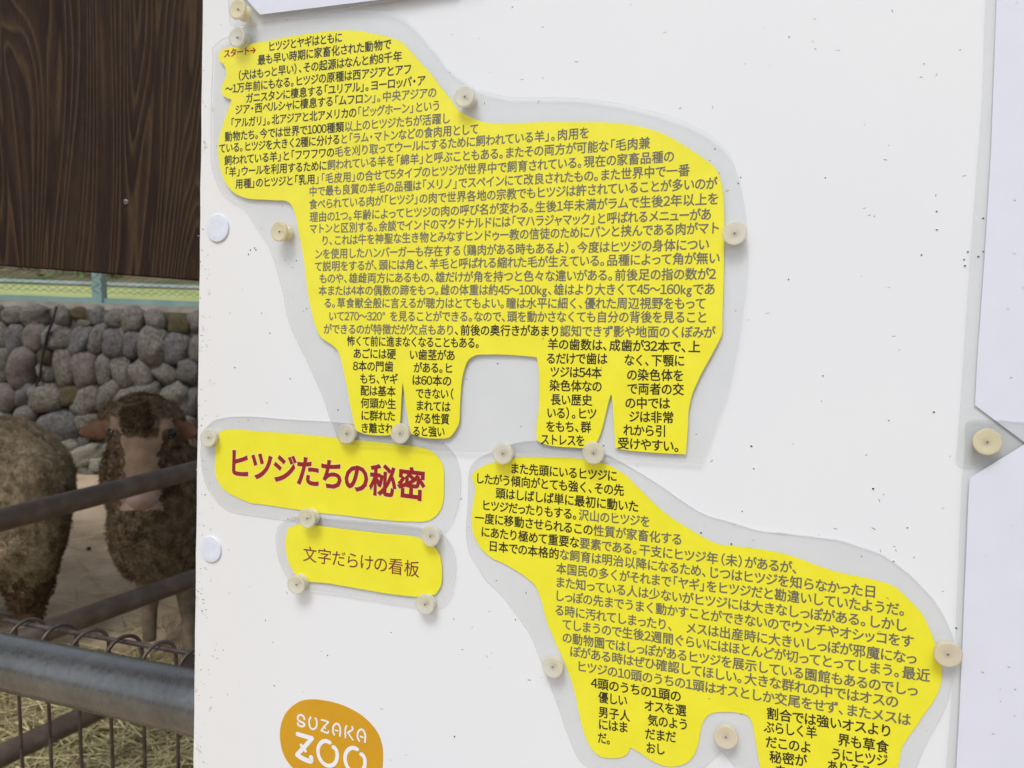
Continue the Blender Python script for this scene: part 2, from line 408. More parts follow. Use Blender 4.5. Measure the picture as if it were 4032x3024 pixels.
BIG = outline([
 ('1', (236,800,255,745,330,705,500,680,700,645,850,615,1000,590,1200,550,1400,518,1600,488,1800,465,2000,448,2150,446)),
 ('2', (100,460,250,490,400,515,530,555,640,595,690,630,800,750,900,860,1000,965,1100,1080,1200,1220,1300,1340,1400,1470)),
 ('f', (100,130,200,190,330,250,450,295,600,318,800,320,1000,312,1200,300,1400,295,1600,295,1900,298,2200,300)),
 ('4', (100,317,200,325,400,355,600,405,800,480,900,530,1100,650,1300,780,1450,890,1530,955,1580,1040,1610,1130,1640,1280,1655,1430,1665,1659)),
 ('D', (1754,0,1752,100,1748,250,1742,430,1736,590)),
 ('8', (1300,130,1200,320,1100,500,1035,640,990,740,960,860,940,960,935,1100,925,1250,908,1475,700,1465,400,1445,200,1425,70,1400,60,1250,45,1000,30,800,20,760)),
 ('7', (1895,700,1850,880,1800,1080,1760,1190,1720,1260,1650,1300,1560,1308,1400,1300,1200,1285,1100,1265,1030,1235,990,1205,990,1050,1000,950,1015,850,1020,700,1020,500,1015,350,1000,230,988,180,800,160,600,148,400,145,230,157,150,205,110,280,80,380,62,480,45,700)),
 ('6', (1935,1000,1925,1150,1890,1230,1850,1290,1790,1340,1700,1348,1550,1345,1450,1328,1370,1300,1330,1285,1310,1200,1290,1080,1270,980,1250,830,1235,720,1225,650,1215,750,1205,950,1190,1150,1165,1235,1130,1270,1080,1300,950,1310,850,1305,750,1290,680,1265,635,1240,620,1160,590,1020,560,870,530,700,500,560,470,430,440,320,410,250,350,190,280,145,210,95,170,40)),
 ('5', (860,1659,840,1580,800,1400,770,1200,740,950,710,750,680,550,650,420,620,250,600,150,570,80,520,0)),
 ('3', (1210,1445,1050,1435,900,1425,720,1418,600,1395,500,1355,430,1310,370,1240,310,1150,270,1040,240,920,225,800,218,680,230,560,260,430,290,330,330,220,370,110)),
 ('1', (385,1550,415,1445,350,1425,290,1385,268,1320,280,1250,310,1180,340,1120,345,1070,335,990,305,935,260,900,235,850))])
BIGF = outline([
 ('1', (150,700,200,650,280,585,380,540,450,490,560,430,700,390,880,345,1240,285,1700,215,2100,165)),
 ('2', (200,155,400,160,550,190,720,270,850,390,950,500,1050,630,1200,800,1300,960,1480,1100,1650,1220,1800,1300,2070,1380,2212,1410)),
 ('N', (2080,384,2200,384,2320,391,2400,403)),
 ('4', (200,40,400,90,700,165,950,240,1200,340,1450,480,1600,600,1720,720,1790,830,1840,980,1890,1130,1930,1330,1960,1500,1985,1659)),
 ('D', (1925,150,1895,400,1860,640,1820,850,1780,1010)),
 ('8', (1350,900,1290,1060,1220,1280,1130,1490,1100,1590,800,1570,400,1550,60,1525)),
 ('7', (1500,1420,1100,1395,690,1370,440,1355,0,1350)),
 ('6', (1600,1490,1200,1455,900,1435,650,1428,450,1420,390,1270,330,1120,250,880,150,640,60,440)),
 ('5', (490,1659,460,1480,400,1200,340,980,280,780,200,580,120,450,20,300)),
 ('3', (560,1490,400,1400,240,1250,150,1030,120,850,118,500,120,100)),
 ('1', (125,1500,130,1300,150,900))])
def liftA(x, y): return 0.0012 * max(0, noise.noise(Vector((x * 6, y * 6, 8.1))))
s1 = Sheet('laminated_sheet', 'largest yellow sheep-shaped laminated sheet, filled with small Japanese text', 'laminated sheet', 0.0017, 0.0007, 1.3, 1850, 1000, liftA)
s1.slab('plastic_film', BIGF, SM['film'], FZ0, FZ1); s1.slab('yellow_paper', BIG, SM['yellow'], -0.00008, 0)
def T(sh, k0, x0, y0, k1, x1, y1, txt, black=99, **kw):
    mats = ('black',) if black == 99 else ('black', 'grey')
    return text_line(sh, zc(k0, x0, y0), zc(k1, x1, y1), txt, mats, black, **kw)
text_line(s1, zc('1', 310, 790), zc('1', 785, 728), 'スタート→', ('red',), 99, em=0.0052, bold=0.03)
for L in [
 ('1',955,690,'1',2030,545,'ヒツジとヤギはともに',99), ('1',800,885,'2',525,640,'最も早い時期に家畜化された動物で',99),
 ('1',500,1110,'2',680,815,'（犬はもっと早い）、その起源はなんと約8千年',99), ('1',330,1300,'2',820,1000,'～1万年前にもなる。ヒツジの原種は西アジアとアフ',99),
 ('1',625,1435,'2',1020,1165,'ガニスタンに棲息する「ユリアル」。ヨーロッパ・ア',99), ('1',470,1600,'2',1180,1340,'ジア・西ペルシャに棲息する「ムフロン」。中央アジアの',17),
 ('3',395,320,'2',1235,1530,'「アルガリ」。北アジアと北アメリカの「ビッグホーン」という',18), ('3',315,515,'A',2062,965,'動物たち。今では世界で1000種類以上のヒツジたちが活躍し',17),
 ('3',232,685,'f',390,395,'ている。ヒツジを大きく2種に分けると「ラム・マトンなどの食肉用として',17),
 ('3',308,860,'f',1995,450,'飼われている羊」と「フワフワの毛を刈り取ってウールにするために飼われている羊」。肉用を',15),
 ('3',310,1030,'4',595,600,'「羊」ウールを利用するために飼われている羊を「綿羊」と呼ぶこともある。またその両方が可能な「毛肉兼',14),
 ('3',470,1200,'4',945,795,'用種」のヒツジと「乳用」「毛皮用」の合せて5タイプのヒツジが世界中で飼育されている。現在の家畜品種の',11),
 ('3',1535,1310,'4',1170,995,'中で最も良質の羊毛の品種は「メリノ」でスペインにて改良されたもの。また世界中で一番',0),
 ('3',1535,1495,'4',1565,1185,'食べられている肉が「ヒツジ」の肉で世界各地の宗教でもヒツジは許されていることが多いのが',0),
 ('5',805,205,'4',1590,1410,'理由の1つ。年齢によってヒツジの肉の呼び名が変わる。生後1年未満がラムで生後2年以上を',0),
 ('5',805,375,'B',1950,785,'マトンと区別する。余談でインドのマクドナルドには「マハラジャマック」と呼ばれるメニューがあ',0),
 ('5',975,545,'B',2010,880,'り、これは牛を神聖な生き物とみなすヒンドゥー教の信徒のためにパンと挟んである肉がマト',0),
 ('5',880,740,'B',1935,995,'ンを使用したハンバーガーも存在する（鶏肉がある時もあるよ）。今度はヒツジの身体につい',0),
 ('5',875,920,'B',2010,1090,'て説明をするが、頭には角と、羊毛と呼ばれる縮れた毛が生えている。品種によって角が無い',0),
 ('5',945,1095,'D',1695,145,'ものや、雄雌両方にあるもの、雄だけが角を持つと色々な違いがある。前後足の指の数が2',0),
 ('5',935,1270,'D',1690,255,'本または4本の偶数の蹄をもつ。雌の体重は約45～100kg、雄はより大きくて45～160kgであ',0),
 ('5',1015,1450,'D',1625,360,'る。草食獣全般に言えるが聴力はとてもよい。瞳は水平に細く、優れた周辺視野をもって',0),
 ('5',1085,1640,'D',1635,460,'いて270～320° を見ることができる。なので、頭を動かさなくても自分の背後を見ること',0),
 ('C',570,1235,'D',1690,570,'ができるのが特徴だが欠点もあり、前後の奥行きがあまり認知できず影や地面のくぼみが',(15, 26)),
 ('6',525,135,'6',2190,160,'怖くて前に進まなくなることもある。',99),
 ('6',605,290,'6',1140,300,'あごには硬',99), ('6',1305,305,'6',1875,315,'い歯茎があ',99), ('6',605,445,'6',1110,455,'8本の門歯',99), ('6',1360,465,'6',1850,475,'がある。ヒ',99),
 ('6',690,605,'6',1165,610,'もち、ヤギ',99), ('6',1340,620,'6',1835,635,'は60本の',99), ('6',695,750,'6',1140,765,'配は基本',99), ('6',1385,785,'6',1860,795,'できない（',99),
 ('6',700,905,'6',1145,920,'何頭か生',99), ('6',1385,935,'6',1820,955,'まれては',99), ('6',705,1060,'6',1135,1070,'に群れた',99), ('6',1380,1095,'6',1810,1110,'がる性質',99),
 ('6',705,1215,'6',1110,1225,'き離され',99), ('6',1350,1255,'6',1750,1265,'ると強い',99),
 ('D',470,655,'D',1585,675,'羊の歯数は、成歯が32本で、上',99), ('7',1105,195,'7',1870,200,'るだけで歯は',99), ('8',175,355,'8',895,365,'なく、下顎に',99),
 ('7',1155,360,'7',1805,375,'ツジは54本',99), ('8',205,530,'8',885,540,'の染色体を',99), ('7',1145,530,'7',1805,545,'染色体なの',99), ('8',210,695,'8',890,705,'で両者の交',99),
 ('7',1160,705,'7',1685,715,'長い歴史',99), ('8',185,865,'8',720,870,'の中では',99), ('7',1115,870,'7',1740,885,'いる）。ヒツ',99), ('8',230,1025,'8',770,1040,'ジは非常',99),
 ('7',1105,1040,'7',1670,1050,'をもち、群',99), ('8',165,1185,'8',680,1200,'れから引',99), ('7',1040,1200,'7',1590,1220,'ストレスを',99), ('8',95,1340,'8',850,1385,'受けやすい。',99)]:
    T(s1, *L)

s2 = Sheet('laminated_sheet', 'yellow rounded title plate with bold red Japanese lettering', 'laminated sheet', 0.0006, 0.0003, 5.3, 1300, 1880)
TP = outline([('F', (133,330,135,260,165,200,200,185,500,195,900,225,1100,248,1300,265,1500,285,1650,305,1750,322,1800,350,1860,410,1885,470,1890,600,1888,700,1870,780,1830,840,1770,878,1620,885,1400,870,1100,835,900,815,700,785,500,755,400,742,300,700,210,650,160,590,135,530))])
TF = outline([('F', (22,330,45,200,75,145,130,105,230,82,400,78,700,100,1050,120,1300,150,1600,205,1780,245,1880,280,1970,370,2010,480,2020,620,2005,750,1960,880,1885,975,1800,985,1600,975,1200,940,870,905,790,888,450,840,220,790,130,710,60,600,35,500,22,400))])
s2.slab('plastic_film', TF, SM['film'], FZ0, FZ1); s2.slab('yellow_paper', TP, SM['yellow'], -0.00008, 0)
text_line(s2, zc('F', 232, 432), zc('F', 1752, 612), 'ヒツジたちの秘密', ('pale',), 99, em=0.0186, bold=0.043, dz=0.00004, name='lettering_outline')
text_line(s2, zc('F', 232, 432), zc('F', 1752, 612), 'ヒツジたちの秘密', ('red',), 99, em=0.0186, bold=0.030, dz=0.00010, name='title_text')
s3 = Sheet('laminated_sheet', 'small yellow plate with thin maroon lettering, under the bold red title plate', 'laminated sheet', 0.0014, 0.0003, 9.3, 1430, 2200)
SP = outline([('F', (690,940,780,905,900,915,1100,940,1400,975,1710,1015,1800,1060,1860,1150,1870,1200,1865,1380,1825,1445,1720,1462,1500,1445,1200,1395,1000,1360,800,1330,740,1280,690,1180,672,1080,675,1000))])
SF = outline([('F', (600,1000,620,920,680,870,750,845,1000,860,1300,885,1700,930,1880,980,1950,1070,1980,1180,1980,1300,1950,1430,1900,1510,1830,1540,1650,1530,1300,1475,1000,1430,830,1405,700,1330,640,1230,605,1120))])
s3.slab('plastic_film', SF, SM['film'], FZ0, FZ1); s3.slab('yellow_paper', SP, SM['yellow'], -0.00008, 0)
text_line(s3, zc('F', 803, 1132), zc('F', 1705, 1258), '文字だらけの看板', ('maroon',), 99, em=0.0098, bold=0.004, name='subtitle_text')

BOT = outline([
 ('9', (405,440,430,400,500,350,600,300,720,262,850,228,980,205,1200,185,1500,185,1800,195,2000,215)),
 ('G', (1150,155,1230,195,1300,240,1360,300,1430,370,1500,440,1600,530,1700,600,1800,660,1900,720,2000,765)),
 ('a', (1480,675,1700,700,1900,725,2180,770)), ('b', (100,470,200,490,400,550,600,625,850,705,1050,745,1250,790,1450,860,1500,900,1650,1050,1750,1160,1810,1290,1870,1420)),
 ('d', (1925,20,1960,90,1990,200,2008,290,2005,400,1985,480,1930,590,1850,700,1780,810,1720,890,1665,980,1655,1010,1640,1100,1625,1159)),
 ('N', (3525,3090,3480,3150,3300,3160,3050,3140,3010,3080)),
 ('d', (430,1159,400,1000,380,880,360,780,335,720,300,695,240,680,120,672,0,685)),
 ('c', (2080,1120,2040,1180,2020,1260,2000,1370,1980,1450,1940,1540,1880,1600,1800,1635,1680,1648,1580,1620,1480,1570,1400,1515,1330,1470,1280,1445,1270,1480,1245,1520,1190,1550,1120,1560,1040,1558,970,1545,900,1490,850,1420,810,1330,770,1200,740,1060,715,930,690,830,660,730,620,620,570,500,520,390,460,250)),
 ('e', (1140,1580,1090,1420,1060,1300,1030,1210,1000,1140,970,1100,900,1040,800,970,700,910,620,870,520,825,460,780,400,720,360,660,330,600,305,520,297,420,300,300,310,230,325,150,335,80)),
 ('9', (440,600,415,550,402,500))])
BOTF = outline([
 ('9', (350,500,360,400,420,260,520,180,700,100)), ('7', (640,1270,830,1225,990,1215)), ('N', (2200,1736,2300,1752,2370,1780,2440,1815,2510,1855)),
 ('a', (780,0,900,80,1100,220,1300,340,1600,430,1900,520,2212,550)), ('b', (150,265,300,280,600,315,850,350,1100,430,1300,500,1440,590,1600,710,1750,860,1880,1010,1980,1170,2040,1300,2090,1440)),
 ('d', (2110,150,2110,300,2095,420,2060,580,2000,720,1900,900,1790,1159)), ('N', (3590,3120,3540,3210,3000,3210,2950,3120)), ('N', (2900,3024,2841,2956,2768,3024,2700,3090,2420,3080)),
 ('c', (850,1659,740,1560,680,1440,600,1240,540,1060,480,890,420,720,300,420,240,260)),
 ('e', (880,1560,750,1380,600,1190,450,1050,340,880,270,760,240,600,238,450,250,300))])
s4 = Sheet('laminated_sheet', 'lower yellow sheep-shaped laminated sheet, tilted down to the right, filled with Japanese text', 'laminated sheet', 0.0007, 0.0004, 15.3, 2750, 2400)
s4.slab('plastic_film', BOTF, SM['film'], FZ0, FZ1); s4.slab('yellow_paper', BOT, SM['yellow'], -0.00008, 0)
for L in [
 ('9',955,345,'G',1230,245,'また先頭にいるヒツジに',99), ('9',450,490,'G',1285,355,'したがう傾向がとても強く、その先',99), ('9',740,705,'G',1395,480,'頭はしばしば単に最初に動いた',99),
 ('9',540,880,'a',720,430,'ヒツジだったりもする。沢山のヒツジを',11), ('9',435,1060,'a',1070,625,'一度に移動させられるこの性質が家畜化する',12),
 ('9',530,1265,'H',690,445,'にあたり極めて重要な要素である。干支にヒツジ年（未）があるが、',10), ('9',635,1470,'H',1165,590,'日本での本格的な飼育は明治以降になるため、じつはヒツジを知らなかった日',7),
 ('G',760,950,'H',1345,700,'本国民の多くがそれまで「ヤギ」をヒツジだと勘違いしていたようだ。',0), ('G',755,1055,'b',1585,1285,'また知っている人は少ないがヒツジには大きなしっぽがある。しかし',0),
 ('G',750,1160,'b',1655,1460,'しっぽの先までうまく動かすことができないのでウンチやオシッコをす',0), ('G',750,1270,'d',1795,210,'る時に汚れてしまったり、　メスは出産時に大きいしっぽが邪魔になっ',0),
 ('c',568,150,'d',1910,360,'てしまうので生後2週間ぐらいにはほとんどが切ってとってしまう。最近',0), ('c',570,290,'d',1805,490,'の動物園ではしっぽがあるヒツジを展示している園館もあるのでしっ',0),
 ('c',650,435,'d',1635,590,'ぽがある時はぜひ確認してほしい。大きな群れの中ではオスの',0), ('c',720,590,'d',1740,745,'ヒツジの10頭のうちの1頭はオスとしか交尾をせず、またメスは',0),
 ('c',870,765,'c',1815,915,'4頭のうちの1頭の',99), ('d',480,680,'d',1580,845,'割合では強いオスより',99),
 ('c',945,915,'c',1250,960,'優しい',99), ('c',1425,1000,'c',1870,1065,'オスを選',99), ('d',460,800,'d',925,855,'ぶらしく羊',99), ('d',1100,910,'d',1550,985,'界も草食',99),
 ('c',945,1070,'c',1280,1120,'男子人',99), ('c',1460,1155,'c',1890,1210,'気のよう',99), ('d',475,930,'d',875,985,'だこのよ',99), ('d',1040,1035,'d',1540,1100,'うにヒツジ',99),
 ('c',945,1200,'c',1260,1240,'にはま',99), ('c',1435,1300,'c',1760,1340,'だまだ',99), ('d',505,1060,'d',835,1100,'秘密が',99), ('d',1010,1140,'d',1400,1200,'ありそう',99),
 ('c',940,1340,'c',1085,1365,'だ。',99), ('c',1445,1445,'c',1645,1470,'おし',99), ('d',550,1180,'d',655,1195,'ま',99)]:
    T(s4, *L)

# plain white laminated sheets: one at the top, two at the right
s5 = Sheet('laminated_sheet', 'bluish white laminated sheet with a cut corner, entering at the top left', 'laminated sheet', 0.0042, 0.0004, 21.3, 1200, -200)
s5.slab('plastic_film', outline([('1', (370,-200,372,150,385,320,400,370,450,382,600,372,880,318,1300,250,1800,180,2212,110)), ('2', (250,60,500,25,650,0)), ('N', (1700,-28,1900,-60,1900,-700,900,-700))]), SM['film'], FZ0, FZ1, 0.01, True)
s5.slab('white_paper', outline([('1', (820,210)), ('2', (340,0)), ('N', (1800,-50,1800,-690,980,-690,905,-80))]), SM['white'], -0.00008, 0, 0.01, True)
s6 = Sheet('laminated_sheet', 'bluish white laminated sheet at the right edge, above the triangular notch with a pin', 'laminated sheet', 0.0010, 0.0003, 27.3, 4200, 800)
s6.slab('plastic_film', outline([('K', (488,-100,470,500,440,900,405,1350,385,1659)), ('L', (543,0,520,350,495,680,487,745,500,775,530,795,720,812,981,835)), ('N', (4300,1870,5000,1900,5000,-100))]), SM['film'], FZ0, FZ1, 0.012, True)
s6.slab('white_paper', outline([('K', (545,-100,513,760,483,1250,455,1659)), ('L', (643,0,624,360,981,628)), ('N', (4200,1800,4900,1800,4900,-80))]), SM['white'], -0.00008, 0, 0.012, True)
s7 = Sheet('laminated_sheet', 'bluish white laminated sheet at the right edge, below the triangular notch with a pin', 'laminated sheet', 0.0018, 0.0003, 33.3, 4200, 2500)
s7.slab('plastic_film', outline([('L', (555,620,555,500,570,475,600,466,800,468,981,483)), ('N', (4300,1670,5000,1700,5000,3300,3710,3300)), ('H', (1585,1659,1640,900,1675,0)), ('L', (530,900,545,760))]), SM['film'], FZ0, FZ1, 0.012, True)
s7.slab('white_paper', outline([('L', (588,887,981,645)), ('N', (4200,1665,4900,1700,4900,3280,3745,3280)), ('H', (1645,1659,1665,1300,1683,900,1720,0))]), SM['white'], -0.00008, 0, 0.012, True)

for sh, x0, x1, y0, y1 in ((s6, 3900, 4300, 0, 1500), (s7, 3860, 4300, 1950, 3024), (s1, 1000, 2800, 300, 1500), (s4, 2100, 3500, 2000, 2950)):
    V, Fc, MI = [], [], []
    for i in range(22):
        a, b = pl(rnd.uniform(x0, x1), rnd.uniform(y0, y1), sh.z); L = rnd.uniform(0.0002, 0.0008); w = rnd.uniform(0.0001, 0.0002); t = rnd.uniform(-.6, .6); q0 = len(V)
        for k in range(6):
            q = math.pi * k / 3; x, y = L * math.cos(q), w * math.sin(q); V.append(sh.loc(a + x * math.cos(t) - y * math.sin(t), b + x * math.sin(t) + y * math.cos(t), FZ1 + .00004))
        Fc.append([q0 + k for k in range(6)]); MI.append(0 if rnd.random() < .8 else 1)
    tag(meshob('dirt_flecks', V, Fc, fleckm, sh.root, MI), kind='stuff')

# ------------------------------------------------------------------ zoo sticker with its hand-drawn lettering
orange = noisy('orange_vinyl', srgb(206, 154, 30), srgb(213, 161, 36), 30, 0.4, 0.02, spec=0.4)
vinyl_white = noisy('white_vinyl', (0.82, 0.85, 0.90, 1), (0.86, 0.88, 0.93, 1), 30, 0.4, 0.02)
s8 = Sheet('zoo_sticker', 'orange egg-shaped sticker reading SUZAKA ZOO in white', 'sticker', 0.00025, 0.0, 1, 1330, 2950)
s8.slab('orange_vinyl', outline([('J', (900,328,1050,345,1200,380,1350,440,1500,530,1620,640,1710,770,1755,920,1762,1080,1740,1250,1680,1380,1550,1480,1350,1500,1100,1450,850,1350,640,1180,560,1080,510,970,485,850,480,750,500,620,560,490,650,400,750,345))]), orange, -0.0002, 0, 0.01)
def stroke(pts, w):
    pp = [Vector(pl(*zc('J', pts[i], pts[i + 1]))) for i in range(0, len(pts), 2)]
    q = []
    for i in range(len(pp) - 1):                                     # Catmull-Rom
        p0, p1, p2, p3 = pp[max(i - 1, 0)], pp[i], pp[i + 1], pp[min(i + 2, len(pp) - 1)]
        for j in range(6):
            t = j / 6; q.append(0.5 * ((2 * p1) + (-p0 + p2) * t + (2 * p0 - 5 * p1 + 4 * p2 - p3) * t * t + (-p0 + 3 * p1 - 3 * p2 + p3) * t**3))
    q.append(pp[-1]); wr = w / 3.16 * 0.47 / F / 2
    return q, wr
def letter(strokes):
    V, Fc = [], []
    zz = 0.00006
    for pts, w in strokes:
        q, r = stroke(pts, w); s0 = len(V)
        for i, p in enumerate(q):
            t = (q[min(i + 1, len(q) - 1)] - q[max(i - 1, 0)]).normalized(); nn = Vector((-t.y, t.x))
            for sgn in (1, -1): V.append(s8.loc(p.x + nn.x * r * sgn, p.y + nn.y * r * sgn, zz))
        for i in range(len(q) - 1): a = s0 + 2 * i; Fc.append((a + 1, a + 3, a + 2, a))
        for c in (q[0], q[-1]):
            zz += 0.00001; s0 = len(V)
            for k in range(14): an = 2 * math.pi * k / 14; V.append(s8.loc(c.x + r * 1.02 * math.cos(an), c.y + r * 1.02 * math.sin(an), zz))
            Fc.append([s0 + k for k in range(14)])
        zz += 0.00001
    meshob('letter', V, Fc, vinyl_white, s8.root)
W1, W2 = 25, 56
letter([((790,572,778,538,745,518,712,535,708,575,740,600,782,622,790,648,760,662,722,650,707,622), W1)])
letter([((868,550,850,580,850,635,870,685,903,696,935,670,944,615,938,572,925,562), 23)])
letter([((1002,580,1045,590,1088,608), 22), ((1088,608,1045,655,1000,712), 22), ((1000,712,1040,730,1080,742,1090,722), 22), ((1032,655,1055,688), 18)])
letter([((1162,764,1145,725,1150,660,1190,627,1226,655,1236,715,1230,778), 24), ((1176,708,1206,718), 20)])
letter([((1314,655,1298,705,1300,798), 23), ((1384,668,1388,700,1330,738), 23), ((1330,738,1392,828), 20)])
letter([((1474,842,1450,795,1458,730,1497,698,1533,728,1547,790,1541,855), 24), ((1486,786,1520,798), 20)])
letter([((705,757,800,785,882,808), 56), ((882,812,800,905,702,1008), 56), ((702,1015,760,1055,865,1095,874,1048), 62), ((750,895,803,965), 42)])
letter([((1105,862,1055,843,1000,862,960,935,968,1030,1015,1110,1085,1150,1155,1132,1192,1065,1195,990,1172,935,1150,920), 50)])
letter([((1445,945,1390,928,1335,952,1298,1020,1302,1110,1345,1195,1420,1240,1500,1220,1538,1150,1540,1075,1518,1020,1495,1008), 50)])

# ------------------------------------------------------------------ round screw caps
cap_m = noisy('cap_plastic', (0.69, 0.74, 0.83, 1), (0.75, 0.80, 0.89, 1), 300, 0.3, 0.03, spec=0.5)
for i, (cx, cy, rr, lab) in enumerate(((855, 898, 0.0083, 'white round screw cap near the board edge, above the title plate'), (828, 2163, 0.0080, 'white round screw cap near the board edge, left of the small maroon plate'))):
    V, Fc = [], []; lathe_vf([(rr, 0.0001), (rr, 0.0009), (rr * .97, 0.0012), (rr * .7, 0.00135), (rr * .5, 0.00130), (rr * .42, 0.00124), (0.0002, 0.00122)], 48, V, Fc)
    a = pl(cx, cy, 0.001); M = BM @ Matrix.Translation((a[0], a[1], 0)); c = empty('screw_cap', M=M, label=lab, cat='screw cap', group='white screw caps on the board'); meshob('cap_disc', V, Fc, cap_m, c, smooth=False)

# ------------------------------------------------------------------ push pins
def pin_mat(name, c, tr=0.18, tl=0.35):
    m, n, b = mat(name); out = n.nodes['Material Output']
    b.inputs['Base Color'].default_value = c; b.inputs['Roughness'].default_value = 0.32; b.inputs['Specular IOR Level'].default_value = 0.45
    t = nd(n, 'ShaderNodeBsdfTranslucent', Color=c); x = nd(n, 'ShaderNodeBsdfTransparent', Color=(0.95, 0.94, 0.90, 1))
    tc = n.nodes.new('ShaderNodeTexCoord'); nz = nd(n, 'ShaderNodeTexNoise', Scale=260, Detail=3); n.links.new(tc.outputs['Object'], nz.inputs['Vector'])
    bp = nd(n, 'ShaderNodeBump', Strength=0.15, Distance=0.0004); n.links.new(nz.outputs[0], bp.inputs['Height']); n.links.new(bp.outputs[0], b.inputs['Normal'])
    a = nd(n, 'ShaderNodeMixShader', Fac=tl); n.links.new(b.outputs[0], a.inputs[1]); n.links.new(t.outputs[0], a.inputs[2])
    c2 = nd(n, 'ShaderNodeMixShader', Fac=tr); n.links.new(a.outputs[0], c2.inputs[1]); n.links.new(x.outputs[0], c2.inputs[2]); n.links.new(c2.outputs[0], out.inputs[0])
    return m
pm = {'ivory': pin_mat('ivory_plastic', (0.90, 0.885, 0.81, 1), 0.36, 0.45), 'yellow': pin_mat('yellowed_plastic', (0.92, 0.87, 0.67, 1), 0.28, 0.45), 'clear': pin_mat('clear_plastic', (0.88, 0.88, 0.83, 1), 0.5, 0.3), 'tan': pin_mat('tan_plastic', (0.88, 0.82, 0.69, 1), 0.22, 0.4)}
needle_m = noisy('needle_steel', (0.16, 0.15, 0.14, 1), (0.26, 0.25, 0.24, 1), 100, 0.6, 0)
rp_ = 0.0054
prof = [(rp_ * .86, 0.0), (rp_ * .88, 0.0004), (rp_ * .84, 0.0009), (rp_ * .48, 0.0014), (rp_ * .34, 0.0022), (rp_ * .34, 0.0040), (rp_ * .50, 0.0047), (rp_ * .98, 0.0051), (rp_ * 1.04, 0.0054), (rp_ * 1.04, 0.0064), (rp_ * .98, 0.0067), (rp_ * .84, 0.0065), (rp_ * .50, 0.0059), (rp_ * .26, 0.0057), (rp_ * .16, 0.0058), (rp_ * .05, 0.0059)]
pv, pf = [], []; lathe_vf(prof, 120, pv, pf, lambda i, k: 1 + (0.03 * (1 if (k // 1) % 2 else -1) if i in (8, 9) else 0))
pin_mesh = {}
for k, mm in pm.items():
    me = bpy.data.meshes.new('pin_head'); me.from_pydata([tuple(q) for q in pv], [], pf); me.materials.append(mm); me.polygons.foreach_set('use_smooth', [p.loop_total < 10 and True for p in me.polygons]); pin_mesh[k] = me
nv_, nf_ = [], []; lathe_vf([(0.0005, -0.006), (0.0005, 0.0062), (0.0004, 0.0063)], 10, nv_, nf_)
nme = bpy.data.meshes.new('needle'); nme.from_pydata([tuple(q) for q in nv_], [], nf_); nme.materials.append(needle_m)
HZ = 0.0067
pins = [(933, 34, 'yellow', 'yellowed push pin at the top left, holding the white sheet'), (931, 145, 'clear', 'clear push pin beside the red arrow word on the largest sheep sheet'),
        (1827, 378, 'ivory', 'ivory push pin above the neck of the largest sheep sheet'), (1096, 911, 'yellow', 'pale yellow push pin under the chin of the largest sheep sheet'),
        (2892, 917, 'ivory', 'ivory push pin right of the rump of the largest sheep sheet'), (818, 1723, 'ivory', 'ivory push pin at the board edge, left end of the red title plate'),
        (1362, 1708, 'ivory', 'ivory push pin left of the front leg, above the red title plate'), (1573, 1707, 'ivory', 'ivory push pin between the two front legs of the largest sheep'),
        (1978, 1786, 'ivory', 'ivory push pin at the head of the lower sheep sheet, under the belly gap'), (2335, 1784, 'ivory', 'ivory push pin between the hind legs of the largest sheep sheet'),
        (1206, 2042, 'ivory', 'ivory push pin between title plate and small plate, at their left'), (1692, 2112, 'ivory', 'ivory push pin at the upper right corner of the small maroon plate'),
        (1164, 2304, 'ivory', 'ivory push pin at the lower left corner of the small maroon plate'), (1671, 2381, 'ivory', 'ivory push pin at the lower right corner of the small maroon plate'),
        (2174, 2628, 'ivory', 'ivory push pin left of the front leg of the lower sheep sheet'), (2858, 2905, 'tan', 'tan push pin in the gap between the legs of the lower sheep sheet'),
        (3734, 2579, 'tan', 'tan push pin at the rump of the lower sheep sheet'), (3889, 1740, 'yellow', 'yellowed push pin inside the triangular notch at the right edge')]
rnd = random.Random(11)
for i, (x, y, k, lab) in enumerate(pins):
    h0 = {933: 0.0045, 818: 0.001, 931: 0.0022}.get(x, 0.0020)
    zs = {1096: 1.1, 1206: 1.0, 1164: .95, 933: 1.1, 931: 1.0, 1827: .9}.get(x, .68); hz = HZ * zs
    a = pl(x, y, hz + h0); tx, ty = rnd.uniform(-.07, .07), rnd.uniform(-.07, .07)
    M = BM @ Matrix.Translation((a[0], a[1], h0 + hz)) @ Matrix.Rotation(tx, 4, 'X') @ Matrix.Rotation(ty, 4, 'Y') @ Matrix.Rotation(rnd.uniform(0, 6), 4, 'Z') @ Matrix.Diagonal((1, 1, zs, 1)) @ Matrix.Translation((0, 0, -HZ))
    e = empty('push_pin', M=M, label=lab, cat='push pin', group='plastic push pins on the board')
    link(bpy.data.objects.new('pin_head', pin_mesh[k]), e); link(bpy.data.objects.new('needle', nme), e)

